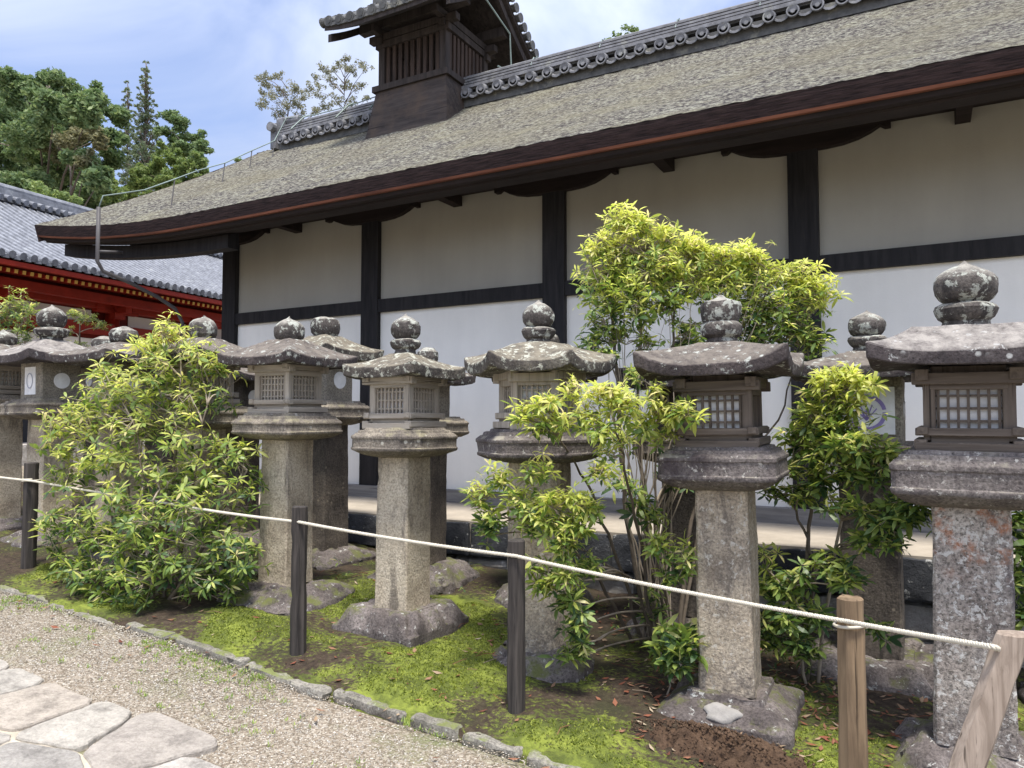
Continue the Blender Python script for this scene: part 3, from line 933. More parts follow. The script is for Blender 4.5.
for sy in (-1, 1):
    m = MB(); x = rx0 + 0.15
    while x < RX1:
        y0 = YR + sy * 0.16; y1 = YR + sy * 0.265
        zz = ZRG + 0.085
        m.tube([(x, y0, zz + .02), (x, y1, zz - 0.035)], 0.068, 14)
        m.tube([(x, y1 - sy * 0.002, zz - 0.0345), (x, y1 + sy * 0.012, zz - 0.038)], 0.078, 18)
        rg = [[(x + r_ * math.cos(2 * math.pi * k / 18), y1 + sy * d_, zz - 0.038 + r_ * math.sin(2 * math.pi * k / 18)) for k in range(18)] for r_, d_ in ((.078, .012), (.074, .024), (.060, .024), (.054, .012), (.030, .012), (.024, .020), (.004, .020))]
        m.loft(rg[::-1] if sy < 0 else rg)
        # sagging pan tile between two round ones
        for q in range(4):
            t0, t1 = -0.5 + q * .25, -0.25 + q * .25
            f = lambda t: -0.055 * (1 - (2 * t) ** 2) - 0.045
            xa, xb = x + 0.135 + t0 * 0.2, x + 0.135 + t1 * 0.2
            A = [(xa, y1, zz + f(t0)), (xb, y1, zz + f(t1)), (xb, y1, zz + f(t1) - .03), (xa, y1, zz + f(t0) - .03)]
            B = [(p[0], y0, p[2] + .05) for p in A]
            m.loft([A, B] if sy < 0 else [B, A])
        x += 0.27
    sub(m, 'ridge_end_tiles', M['tile'], ridge)
m = MB()
m.box((rx0 - 0.06, YR, ZRG + 0.16), (0.12, 0.50, 0.44)); m.box((rx0 - 0.03, YR, ZRG + 0.43), (0.16, 0.26, 0.14))
m.tube([(rx0 - .16, YR, ZRG + 0.50), (rx0 + .35, YR, ZRG + 0.46)], 0.085, 12)
m.tube([(rx0 - .05, YR - 0.24, ZRG + .30), (rx0 - .05, YR - 0.34, ZRG + .30)], 0.08, 12)
on = sub(m, 'ridge_end_block', M['tile'], ridge)

# lattice turret astride the ridge ------------------------------------------
tx0, tx1, ty0, ty1 = -7.23, -5.98, 8.80, 10.0
m = MB()


def rect(x0, x1, y0, y1, z):
    return [(x0, y0, z), (x1, y0, z), (x1, y1, z), (x0, y1, z)]


m.loft([rect(tx0 - .16, tx1 + .16, ty0 - .20, ty1 + .20, 5.55), rect(tx0 - .10, tx1 + .10, ty0 - .12, ty1 + .12, 5.95),
        rect(tx0 - .02, tx1 + .02, ty0 - .02, ty1 + .02, 6.56)])
tur = part(m, 'turret', M['turret_wood'], hall)
m = MB()
m.box(((tx0 + tx1) / 2, ty0, 6.60), (tx1 - tx0 + .14, 0.12, 0.09)); m.box(((tx0 + tx1) / 2, ty1, 6.60), (tx1 - tx0 + .14, 0.12, 0.09))
m.box((tx0, (ty0 + ty1) / 2, 6.604), (0.12, ty1 - ty0 - .125, 0.088)); m.box((tx1, (ty0 + ty1) / 2, 6.604), (0.12, ty1 - ty0 - .125, 0.088))
for x in (tx0 + .06, tx1 - .06):
    for y in (ty0 + .06, ty1 - .06):
        m.box((x, y, 7.0), (0.11, 0.11, 0.72))
for z in (7.30, 7.42):
    e = 0.0 if z < 7.4 else 0.25
    for y in (ty0 + .05, ty1 - .05): m.box(((tx0 + tx1) / 2, y, z), (tx1 - tx0 + .1 + e, 0.11, 0.10))
    for x in (tx0 + .05, tx1 - .05): m.box((x, (ty0 + ty1) / 2, z + .05), (0.10, ty1 - ty0 + .1 + e * 1.5, 0.10))
m.box(((tx0 + tx1) / 2, (ty0 + ty1) / 2, 6.58), (tx1 - tx0 - .1, ty1 - ty0 - .1, 0.05))
m.box(((tx0 + tx1) / 2, (ty0 + ty1) / 2, 7.40), (tx1 - tx0 - .12, ty1 - ty0 - .12, 0.05))
sub(m, 'turret_frame', M['turret_dark'], tur)
m = MB(); n = 9
for i in range(n):
    x = tx0 + .17 + (tx1 - tx0 - .34) * i / (n - 1)
    for y in (ty0 + .05, ty1 - .05): m.box((x, y, 6.95), (0.062, 0.045, 0.66))
    y = ty0 + .17 + (ty1 - ty0 - .34) * i / (n - 1)
    for x in (tx0 + .05, tx1 - .05): m.box((x, y, 6.95), (0.045, 0.062, 0.66))
sub(m, 'turret_lattice', M['turret_slat'], tur)
# its tiled gable roof
yc = (ty0 + ty1) / 2; ex0, ex1 = tx0 - .52, tx1 + .50; half = 1.22; zE, zP = 7.40, 8.25


def trz(dy):
    s = 1 - abs(dy) / half
    return zE + (zP - zE) * (0.78 * s + 0.22 * s * s)


def tup(x):
    c = abs((x - (ex0 + ex1) / 2) / ((ex1 - ex0) / 2))
    return 0.07 * c ** 4


m = MB(); NY = 14
for sgn in (-1, 1):
    top, bot = [], []
    for j in range(NY + 1):
        dy = sgn * half * (1 - j / NY)
        top.append([(ex0 + (ex1 - ex0) * i / 12, yc + dy, trz(dy) + tup(ex0 + (ex1 - ex0) * i / 12)) for i in range(13)])
        bot.append([(p[0], p[1], p[2] - 0.09) for p in top[-1]])
    for j in range(NY):
        a, b = top[j], top[j + 1]; c, d = bot[j], bot[j + 1]
        m.loft([a, b], False, False, closed=False); m.loft([d, c], False, False, closed=False)
        m.add([a[0], b[0], d[0], c[0]], [(0, 1, 2, 3)]); m.add([a[-1], b[-1], d[-1], c[-1]], [(3, 2, 1, 0)])
    m.loft([top[0], bot[0]], False, False, closed=False)
sub(m, 'turret_soffit', M['turret_dark'], tur)
m = MB()
nrow = 11
for i in range(nrow):
    x = ex0 + 0.10 + (ex1 - ex0 - 0.20) * i / (nrow - 1)
    for sgn in (-1, 1):
        pts = [(x, yc + sgn * half * (1 - q / 8), trz(half * (1 - q / 8)) + 0.05 + tup(x)) for q in range(9)]
        m.tube(pts, 0.062, 10)
        p = Vector(pts[0]); m.tube([p + Vector((0, sgn * 0.0, 0)), p + Vector((0, sgn * 0.035, -0.004))], 0.078, 14)
        m.tube([p + Vector((0, sgn * 0.034, -0.004)), p + Vector((0, sgn * 0.045, -0.006))], 0.046, 10)
for sgn in (-1, 1):
    for q in range(9):          # round verge tiles along both gables
        dy = sgn * half * (1 - (q + .2) / 9)
        for xx, sx in ((ex0, -1), (ex1, 1)):
            z = trz(dy) + 0.055 + tup(xx)
            m.tube([(xx - sx * 0.10, yc + dy, z), (xx + sx * 0.05, yc + dy, z - .01)], 0.062, 12)
            m.tube([(xx + sx * 0.05, yc + dy, z - .01), (xx + sx * 0.075, yc + dy, z - .012)], 0.074, 12)
    for i in range(nrow - 1):
        x = ex0 + 0.10 + (ex1 - ex0 - 0.20) * (i + .5) / (nrow - 1)
        m.box((x, yc + sgn * (half - 0.005), zE + 0.005 + tup(x)), (0.13, 0.06, 0.05))
m.box(((ex0 + ex1) / 2, yc, zP + 0.14), (ex1 - ex0, 0.24, 0.22)); m.tube([(ex0 - .05, yc, zP + .28), (ex1 + .05, yc, zP + .28)], 0.085, 12)
sub(m, 'turret_tiles', M['tile_dark'], tur)
for xx in (ex0 + .07, ex1 - .07):
    m = MB()
    for sgn in (-1, 1):
        for q in range(8):
            d0, d1 = sgn * half * (1 - q / 8) * .97, sgn * half * (1 - (q + 1) / 8) * .97
            A = [(xx - .03, yc + d0, trz(d0) - .09), (xx + .03, yc + d0, trz(d0) - .09), (xx + .03, yc + d0, trz(d0) - .21), (xx - .03, yc + d0, trz(d0) - .21)]
            B = [(xx - .03, yc + d1, trz(d1) - .09), (xx + .03, yc + d1, trz(d1) - .09), (xx + .03, yc + d1, trz(d1) - .21), (xx - .03, yc + d1, trz(d1) - .21)]
            m.loft([A, B], q == 0, q == 7)
    sub(m, 'bargeboard', M['turret_dark'], tur)
m = MB()
for y, z in ((ty0 + .05, 7.64), (ty1 - .05, 7.64), (yc, 8.05)):
    m.box(((ex0 + ex1) / 2, y, z), (ex1 - ex0 - .30, 0.13, 0.15))
sub(m, 'turret_purlin', M['turret_dark'], tur)

# lightning conductor: green cable over the thatch and a grey conduit down the end
def roofp(x, s, h):
    y, z = thatch(x, s); return Vector((x, y, z + h))


m = MB()
pts = [(-8.85, 5.46, 4.16), (-8.83, 5.50, 4.32), (-8.72, 5.62, 4.36), roofp(-8.66, .09, .33), roofp(-8.75, .22, .34), roofp(-8.95, .36, .33), roofp(-9.15, .52, .27), roofp(-9.35, .70, .27), roofp(-9.5, .86, .25),
       (rx0 + .1, YR - .1, ZRG + .5), (rx0 + .6, YR - .02, ZRG + .47), (-8.4, YR, ZRG + .47), (tx0 - .25, YR - .1, ZRG + .47)]
m.tube(pts, 0.009, 6)
cab = part(m, 'lightning_cable', M['copper'], hall, True)
m = MB()
for (x, s, h) in ((-8.75, .22, .34), (-9.15, .52, .27), (-9.35, .70, .27), (-9.5, .86, .25)):
    m.tube([roofp(x + .04, s - .02, -.02), roofp(x, s, h)], 0.008, 6)
    sub(m, 'cable_stand', M['pipe'], cab); m = MB()
m = MB()
for x in np.arange(-4.8, 5.0, 1.05):
    pp = [(x, YR - .19, ZRG + .26), (x, YR - .10, ZRG + .41), (x, YR, ZRG + .44), (x, YR + .1, ZRG + .41)]
    m.tube(pp, 0.009, 5)
    m.tube([(x, YR, ZRG + .43), (x, YR, ZRG + .475)], 0.010, 5)
    sub(m, 'cable_clip', M['copper'], cab); m = MB()
for x in (-9.3, -8.3, -7.6):
    m.tube([(x, YR - .36, ZRG + .14), (x + .05, YR - .12, ZRG + .42), (x + .05, YR, ZRG + .50)], 0.013, 5)
    sub(m, 'cable_clip', M['copper'], cab); m = MB()
m.tube([(-5.5, YR - 1.25, 7.98), (-5.47, YR + .4, 7.5), (-5.47, YR + .45, 6.9), (-5.45, YR, 6.82)], 0.013, 5)
sub(m, 'cable_drop', M['copper'], cab); m = MB()
m.tube([(ex0 + .55, yc, 7.3), (-7.55, YR, ZRG + .44)], 0.010, 5)
sub(m, 'cable_drop', M['copper'], cab)
m = MB()
m.tube([(-8.85, 5.46, 4.17), (-8.85, 5.46, 3.50), (-8.82, 5.52, 3.38), (-8.76, 5.85, 3.28), (-8.70, 6.2, 3.14), (-8.66, 6.42, 3.02), (-8.62, 6.5, 2.85), (-8.60, 6.52, 1.2)], 0.024, 8)
m.tube([(-8.85, 5.46, 3.62), (-8.80, 5.75, 3.66)], 0.02, 6)
part(m, 'conduit', M['pipe'], hall, True)

# ------------------------------------------------------------------ red hall at the left
red = empty('red_hall', (-12.95, 6.4, gz(-13)), math.atan(0.096), 'vermilion hall with grey tiled roof and yellow rafter tips beyond the lanterns', 'hall')
RZ0 = gz(-13)
U0, V0, V1 = 0.0, -7.5, 9.6
eaveZ, ridgeZ, ridgeU = 4.22 - RZ0, 6.22 - RZ0, -4.1


def rpz(u):
    s = u / ridgeU
    return eaveZ + (ridgeZ - eaveZ) * (0.86 * s + 0.14 * s * s)


m = MB(); NU = 10
rings = [[(ridgeU * j / NU, V0, rpz(ridgeU * j / NU)), (ridgeU * j / NU, V1, rpz(ridgeU * j / NU))] for j in range(NU + 1)]
for j in range(NU): m.loft([rings[j], rings[j + 1]], False, False, closed=False)
m.add([(ridgeU, V0, ridgeZ), (ridgeU, V1, ridgeZ), (2 * ridgeU, V1, eaveZ), (2 * ridgeU, V0, eaveZ)], [(0, 1, 2, 3)])
v = V0 + .1
while v < V1:
    pts = [(ridgeU * j / NU, v, rpz(ridgeU * j / NU) + 0.035) for j in range(NU + 1)]
    m.tube(pts, 0.048, 8)
    for j in range(26):
        u = ridgeU * (j + .5) / 26
        m.box((u, v + 0.09, rpz(u) + 0.008), (0.17, 0.10, 0.02), M=Matrix.Rotation(0.40, 3, 'Y'))
    m.tube([(0.0, v, rpz(0) + .035), (0.04, v, rpz(0) + .025)], 0.062, 12)
    m.box((0.0, v + 0.09, eaveZ - .02), (0.05, 0.10, 0.05))
    v += 0.18
rr_ = m.build('tiled_roof', M['tile_blue'], red)
m = MB()
m.box((ridgeU, (V0 + V1) / 2, ridgeZ + 0.14), (0.34, V1 - V0, 0.26)); m.tube([(ridgeU, V0, ridgeZ + .32), (ridgeU, V1, ridgeZ + .32)], 0.10, 10)
v = V0 + .1
while v < V1:
    m.tube([(ridgeU + .15, v, ridgeZ + .10), (ridgeU + .30, v, ridgeZ + .05)], 0.06, 10); v += 0.18
m.build('ridge', M['tile_blue'], rr_)
m = MB(); m.box((-0.28, (V0 + V1) / 2, eaveZ - 0.07), (0.5, V1 - V0, 0.06), M=Matrix.Rotation(0.25, 3, 'Y')); m.box((-0.05, (V0 + V1) / 2, eaveZ - 0.11), (0.10, V1 - V0, 0.08)); m.build('eave_board', M['vermilion'], rr_)
m = MB(); m.box((-1.3, (V0 + V1) / 2, eaveZ + 0.02), (2.0, V1 - V0, 0.04), M=Matrix.Rotation(0.14, 3, 'Y')); m.build('soffit', M['vermilion_shade'], rr_)
# rafters, yellow at the tip
m = MB()
m.box((-0.62, 0, 0.085), (1.10, 0.055, 0.065), M=Matrix.Rotation(0.16, 3, 'Y')); m.box((-0.072, 0, -0.002), (0.012, 0.054, 0.064), mat=1, M=Matrix.Rotation(0.16, 3, 'Y'))
raf0 = m.build('rafter', [M['vermilion'], M['ochre']], red)
v = -3.4; first = True
while v < 9.4:
    o = raf0 if first else raf0.copy()
    if not first: COL.objects.link(o); o.parent = red
    o.location = (0, v, eaveZ - 0.22); first = False; v += 0.132
# frame and walls
UW = -1.25
m = MB(); m.box((UW - .1, (V0 + V1) / 2, (eaveZ + .3) / 2), (0.08, V1 - V0, eaveZ + .3)); m.build('wall', M['vermilion_shade'], red)
for z, h, pr in ((eaveZ - 0.36, 0.20, 0.14), (eaveZ - 0.86, 0.22, 0.10), (1.7, 0.18, 0.10)):
    m = MB(); m.box((UW + pr / 2, (V0 + V1) / 2, z), (pr + .1, V1 - V0, h)); m.build('beam', M['vermilion'], red)
m = MB(); m.box((-0.62, (V0 + V1) / 2, eaveZ - 0.34), (0.16, V1 - V0, 0.16)); m.build('beam', M['vermilion'], red)
for i, v in enumerate(np.arange(-6.4, 8, 2.35)):
    m = MB(); m.tube([(UW + .02, v, 0), (UW + .02, v, eaveZ - .5)], 0.14, 14); m.build('column', M['vermilion'], red, True)
    m = MB(); m.box((UW + .10, v, eaveZ - 0.56), (0.30, 0.24, 0.14)); m.box((UW + .22, v, eaveZ - 0.46), (0.55, 0.14, 0.12)); m.box((UW + .12, v, eaveZ - 0.465), (0.14, 0.95, 0.10))
    for dv in (-.4, 0, .4): m.box((UW + .12, v + dv, eaveZ - 0.40), (0.20, 0.18, 0.09))
    m.build('bracket', M['vermilion'], red)
    m = MB(); m.box((UW - 0.055, v + 1.175, eaveZ - 0.62), (0.02, 1.5, 0.26)); m.build('plaster_panel', M['plaster_white'], red)
    m = MB(); m.box((UW - 0.055, v + 1.175, eaveZ - 1.36), (0.02, 1.9, 0.62)); m.build('plaster_panel', M['plaster_white'], red)
    m = MB(); m.box((UW - 0.05, v + 1.175, 0.85), (0.03, 1.9, 1.55)); m.build('door_panel', M['dark_door'], red)
m = MB(); m.box((-0.9, (V0 + V1) / 2, 0.05), (2.4, V1 - V0, 0.5)); m.build('stone_base', M['rubble'], red)


# ------------------------------------------------------------------ far trees
def leaf_quads(m, c, rad, n, size, mat=0, flat=0.0):
    c = Vector(c)
    for _ in range(n):
        d = Vector((random.gauss(0, 1), random.gauss(0, 1), random.gauss(0, 1))).normalized()
        r = random.random() ** 0.45
        p = c + Vector((d.x * rad[0], d.y * rad[1], d.z * rad[2])) * r
        u = Vector((random.gauss(0, 1), random.gauss(0, 1), random.gauss(0, .7) - flat)).normalized()
        w = u.orthogonal().normalized(); w = (w * math.cos(random.random() * 6.28) + u.cross(w) * math.sin(random.random() * 6.28))
        s = size * random.uniform(.6, 1.4)
        q = u.cross(w).normalized()
        m.add([p - u * s, p + w * s * .42, p + u * s, p - w * s * .42], [(0, 1, 2, 3)], mat)


def far_tree(name, label, base, blobs, trunk_r, mat, leaf, density, group='trees rising behind the red hall', flat=0.0, branch=True):
    root = empty(name, base, 0, label, 'tree', group)
    B = Vector(base); m = MB(); tk = MB()
    zs = [b[0].z for b in blobs]; top = max(zs)
    cx = sum(b[0].x for b in blobs) / len(blobs); cy = sum(b[0].y for b in blobs) / len(blobs)
    axis = lambda z: Vector((B.x + (cx - B.x) * min(1, (z - B.z) / (top - B.z)), B.y + (cy - B.y) * min(1, (z - B.z) / (top - B.z)), z))
    hs = [B.z + (top - B.z) * .84 * k / 8 for k in range(9)]
    tk.tube([axis(h) - B for h in hs], [trunk_r * (1 - .93 * k / 8) for k in range(9)], 8)
    for c, rad in blobs:
        r = rad if hasattr(rad, '__len__') else (rad, rad, rad * .8)
        vol = (r[0] * r[1] * r[2]) ** (1 / 3)
        n = int(density * 9 * vol ** 2)
        # each blob is a loose bunch of tufts, so that the sky shows between them
        for _ in range(int(5 + vol * 9)):
            d = Vector((random.gauss(0, 1), random.gauss(0, 1), random.gauss(0, 1))).normalized() * random.uniform(.2, 1.05)
            q = c + Vector((d.x * r[0], d.y * r[1], d.z * r[2]))
            leaf_quads(m, q - B, [x * random.uniform(.32, .62) for x in r], max(6, n // int(5 + vol * 9)), leaf * .72, 0, flat)
        if branch:
            a = axis(max(B.z, c.z - 0.45 * abs((c - axis(c.z)).length) - .3))
            mid = (a + c) / 2 + Vector((0, 0, .1 * (c - a).length))
            tk.tube([a - B, mid - B, c - B], [trunk_r * .16, trunk_r * .10, trunk_r * .03], 5)
    tk.build('trunk', M['trunk'], root, True)
    m.build('crown', mat, root)
    return root


def blob(x, y, Y, rpx):
    p = at(x, y, Y); d = -(CAM_M.transposed() @ (p - cam.location)).z
    return (p, rpx * d / F_PX)


def far_base(x, Y):
    p = at(x, 420, Y); return (p.x, Y, gz(p.x))


rt = random.Random(3)
def cloudblobs(spec, Y, jit=2.5):
    out = []
    for x, y, r in spec:
        out.append(blob(x, y, Y + rt.uniform(-jit, jit), r))
    return out


random.seed(31)
far_tree('evergreen_tree', 'huge rounded dark evergreen rising over the red hall at far left', far_base(35, 15), cloudblobs(
    [(12, 88, 20), (45, 84, 20), (72, 92, 20), (97, 98, 15), (20, 108, 24), (55, 108, 24), (90, 112, 22), (118, 118, 15), (8, 130, 24), (38, 135, 26), (-15, 100, 24), (-15, 140, 28),
     (10, 160, 24), (45, 165, 26), (-10, 178, 26), (20, 188, 24), (106, 135, 16), (112, 160, 16), (28, 148, 20), (60, 150, 20), (80, 130, 20), (100, 180, 16), (30, 172, 20), (0, 200, 24), (45, 205, 20), (85, 160, 18), (75, 178, 22), (90, 195, 22), (60, 200, 22)], 15), 0.34, M['far_green'], 0.115, 900)
far_tree('olive_tree', 'brownish olive tree in front of the huge evergreen', far_base(75, 13.5), cloudblobs(
    [(70, 112, 17), (88, 122, 15), (62, 132, 15), (80, 140, 17), (45, 142, 13), (97, 140, 12), (68, 160, 13), (30, 135, 10), (88, 160, 10)], 13.5, 1.2), 0.18, M['far_olive'], 0.10, 900)
far_tree('maple_tree', 'pale green tree low above the red hall roof', far_base(45, 11.5), cloudblobs(
    [(38, 190, 12), (55, 195, 12), (28, 196, 10), (70, 200, 10)], 11.5, .8), 0.16, M['far_light'], 0.07, 800)
def conifer(x, y0, y1, hw0, hw1, n):
    out = []
    for k in range(n):
        q = k / (n - 1); y = y0 + (y1 - y0) * q; w = hw0 + (hw1 - hw0) * q ** .85
        out.append((x + rt.uniform(-.8, .8), y, max(2.6, w * .42)))
        if k:
            for sd in (-1, 1):
                for f in (.45, .85):
                    out.append((x + sd * w * f * rt.uniform(.75, 1.15), y + 3 * f + rt.uniform(-1.5, 1.5), max(2.2, w * .26)))
    return out


spire = conifer(145, 62, 185, 1.5, 25, 22)
far_tree('cedar_tree', 'tall pointed cedar spire between the evergreen and the hall roof', far_base(142, 21), cloudblobs(spire, 21, .6), 0.20, M['far_conifer'], 0.07, 560)
sp2 = conifer(127, 82, 165, 1.5, 11, 13)
far_tree('cedar_tree', 'slim cedar top just left of the tallest cedar spire', far_base(126, 22), cloudblobs(sp2, 22, .5), 0.16, M['far_conifer'], 0.07, 560)
far_tree('pine_tree', 'dark pine with rounded tufts at the right end of the far trees', far_base(182, 19), cloudblobs(
    [(172, 118, 10), (180, 126, 11), (164, 130, 9), (196, 138, 10), (204, 148, 9), (188, 148, 11), (176, 142, 10), (200, 160, 10), (185, 165, 11)], 19, .8), 0.14, M['far_green'], 0.10, 800)
far_tree('cypress_tree', 'light green feathery cypress standing just above the thatched eave', far_base(172, 18), cloudblobs(
    [(165, 148, 9), (178, 150, 8), (196, 160, 9), (200, 172, 10), (140, 172, 9), (182, 172, 12), (166, 190, 12), (205, 188, 9), (140, 186, 11), (160, 165, 12), (175, 160, 11), (188, 168, 10), (150, 178, 12), (170, 182, 14), (190, 185, 12), (130, 192, 12), (150, 198, 12), (205, 180, 8)], 18, .6), 0.12, M['far_light'], 0.085, 1250)
far_tree('cypress_tree', 'yellowish green bushy cypress left of the lightning cable', far_base(100, 15.5), cloudblobs(
    [(90, 168, 11), (104, 178, 12), (95, 190, 14), (112, 192, 12), (120, 200, 11), (105, 204, 13)], 15.5, .6), 0.12, M['far_light'], 0.085, 1250)
far_tree('sapling_tree', 'sparse pale tree behind the hall ridge left of the turret', far_base(290, 17), cloudblobs(
    [(262, 78, 8), (276, 76, 8), (310, 88, 8), (326, 108, 8), (262, 104, 8), (268, 84, 9), (280, 92, 10), (294, 88, 10), (270, 100, 8), (288, 104, 10), (304, 98, 8), (300, 112, 9), (280, 115, 9), (316, 112, 7), (262, 92, 5)], 17, .5), 0.10, M['far_sparse'], 0.050, 560, 'sparse trees behind the hall ridge')
far_tree('sapling_tree', 'sparse pale tree behind the ridge, touching the turret wall', far_base(345, 17), cloudblobs(
    [(318, 78, 7), (346, 60, 7), (360, 62, 6), (320, 92, 8), (325, 70, 8), (338, 66, 9), (352, 72, 9), (366, 68, 6), (330, 82, 8), (345, 88, 9), (360, 86, 8), (335, 100, 8), (352, 102, 8), (367, 98, 6)], 17, .5), 0.10, M['far_sparse'], 0.050, 560, 'sparse trees behind the hall ridge')
far_tree('sapling_tree', 'small leafy sprig showing over the ridge right of the turret', far_base(627, 15), cloudblobs(
    [(626, 29, 5), (634, 31, 6), (616, 36, 5), (608, 42, 5), (629, 36, 7), (624, 42, 7), (634, 41, 6), (618, 46, 6), (628, 50, 8), (612, 54, 6), (640, 52, 6)], 15, .3), 0.05, M['far_light'], 0.05, 900, 'sparse trees behind the hall ridge')
far_tree('sapling_tree', 'tiny leafy top at the left foot of the ridge', far_base(244, 23), cloudblobs(
    [(240, 160, 6), (246, 166, 6)], 23, .2), 0.05, M['far_light'], 0.05, 900, 'sparse trees behind the hall ridge')


# ------------------------------------------------------------------ stone lanterns
def ngon(n, ap, z, m=1, up=0.0, cham=0.0, pw=3.4, a0=-90.0, wob=0.0, seed=0):
    pts = []
    hs = ap * math.tan(math.pi / n)
    c = min(cham, hs * 0.9)
    for k in range(n):
        a = R(a0 + 360 / n * k); nx_, ny_ = math.cos(a), math.sin(a); tx_, ty_ = -ny_, nx_
        ts = [-1 + 2 * i / m for i in range(m + (1 if c > 0 else 0))]
        for t in ts:
            u = t * (hs - c)
            zz = z + up * abs(t) ** pw
            pts.append((nx_ * ap + tx_ * u, ny_ * ap + ty_ * u, zz))
    return pts


def lantern(X, Y, label, group, S):
    g = gz(X)
    n = S.get('n', 4); sd = S['seed']; rl = random.Random(sd)
    root = empty('stone_lantern', (X, Y, g), R(S.get('rz', 0) + rl.uniform(-2.5, 2.5)), label, 'lantern', group)
    root.rotation_euler.x = R(rl.uniform(-.7, .7)); root.rotation_euler.y = R(rl.uniform(-.7, .7))
    # base
    hb, zb = S['base'][0], S['base'][1] - g
    hs = S['shaft'][0]
    m = MB()
    st = S.get('bstyle', 'slope')
    if st == 'lotus':
        mm = 14
        def pet(ap, z, k):
            r = ngon(n, ap, z, mm); out = []
            for i, p in enumerate(r):
                q = abs(math.sin(math.pi * (i % mm) / mm * 3)) ** 0.7
                out.append((p[0] * (1 + k * q), p[1] * (1 + k * q), p[2] + k * .25 * q))
            return out
        m.loft([ngon(n, hb, -0.12, mm), ngon(n, hb, zb * .42, mm), pet(hb * .86, zb * .48, .13), pet(hb * .72, zb * .76, .20), pet(hs * 1.45, zb * .93, .10),
                ngon(n, hs * 1.38, zb * .94, mm), ngon(n, hs * 1.38, zb, mm), ngon(n, hs * .9, zb, mm)])
    elif st == 'rock':
        mm = 10
        m.loft([ngon(n, hb * 1.06, -0.12, mm, 0, hb * .25), ngon(n, hb * 1.0, zb * .32, mm, 0, hb * .25), ngon(n, hb * .80, zb * .72, mm, 0, hb * .25), ngon(n, hs * 1.35, zb * .97, mm, 0, hs * .3), ngon(n, hs * .9, zb, mm, 0, hs * .3)])
    else:
        mm = 8
        m.loft([ngon(n, hb, -0.12, mm), ngon(n, hb, zb * .40, mm), ngon(n, hb * .93, zb * .52, mm), ngon(n, hs * 1.62, zb * .80, mm), ngon(n, hs * 1.42, zb * .82, mm), ngon(n, hs * 1.36, zb, mm), ngon(n, hs * .9, zb, mm)])
    o = m.build('base', M[S.get('mbase', 'base_stone')], root); weather(o, 0.008, 0.05, {'rock': 0.028, 'lotus': 0.009}.get(st, 0.012), 8, sd)
    if S.get('patch'):
        m = MB(); rg = []
        for r_, d_ in ((1.0, -.006), (.94, .004), (.6, .007), (.05, .008)):
            rg.append([(.0 + .085 * r_ * math.cos(t * .2618) * (1 + .16 * math.sin(3 * t * .2618 + 1) + .1 * math.sin(5 * t * .2618)), -.262 - d_ + .040 * r_ * math.sin(t * .2618), zb * .66 + .032 * r_ * math.sin(t * .2618) * (1 + .2 * math.sin(4 * t * .2618)) + d_) for t in range(24)])
        m.loft(rg, cap0=False); m.build('cement_patch', M['cement'], o, True)
    # shaft
    z0, z1 = zb - 0.01, S['shaft'][1] - g
    ch = S.get('cham', 0.012)
    m = MB(); m.loft([ngon(n, hs * (1.03 - .05 * k / 6), z0 + (z1 - z0 + .01) * k / 6, 3, 0, ch) for k in range(7)])
    o = m.build('shaft', M[S.get('mshaft', 'shaft_tan')], root); weather(o, 0, 0.07, 0.0045, 10, sd + 1)
    # platform
    hp, pb, ps0, ps1, pt = S['plat'][0], S['plat'][1] - g, S['plat'][2] - g, S['plat'][3] - g, S['plat'][4] - g
    pc = S.get('pcham', 0.03)
    m = MB()
    hm = ps1 - ps0
    m.loft([ngon(n, hs * 1.10, pb, 5, 0, pc * .5), ngon(n, hs + (hp - hs) * .62, pb + (ps0 - pb) * .38, 5, 0, pc * .8), ngon(n, hp * .985, ps0, 5, 0, pc), ngon(n, hp, ps0 + .012, 5, 0, pc),
            ngon(n, hp, ps0 + hm * .20, 5, 0, pc), ngon(n, hp - .006, ps0 + hm * .24, 5, 0, pc), ngon(n, hp - .006, ps0 + hm * .80, 5, 0, pc), ngon(n, hp, ps0 + hm * .84, 5, 0, pc),
            ngon(n, hp, ps1, 5, 0, pc), ngon(n, hp * .93, ps1 + (pt - ps1) * .35, 5, 0, pc), ngon(n, hp * .90, ps1 + (pt - ps1) * .36, 5, 0, pc), ngon(n, hp * .88, ps1 + (pt - ps1) * .7, 5, 0, pc),
            ngon(n, hp * .80, ps1 + (pt - ps1) * .72, 5, 0, pc), ngon(n, hp * .78, pt, 5, 0, pc)])
    o = m.build('platform', M[S.get('mplat', 'plat_stone')], root); weather(o, 0.004, 0.06, 0.0036, 13, sd + 2)
    # light chamber
    hf, f0, f1 = S['fire'][0], S['fire'][1] - g, S['fire'][2] - g
    kind = S['fire'][3]
    sw = hf * math.tan(math.pi / n)             # half the width of one side
    H = f1 - f0
    wood = M[S.get('mwood', 'wood_box')]

    def sidebox(m, k, x, out, z, sx, sy, sz, mat=0):
        a = R(-90 + 360 / n * k)
        Mr = Matrix.Rotation(a + math.pi / 2, 3, 'Z')
        c = Mr @ Vector((x, -out, 0)); m.box((c.x, c.y, z), (sx, sy, sz), M=Mr, mat=mat)
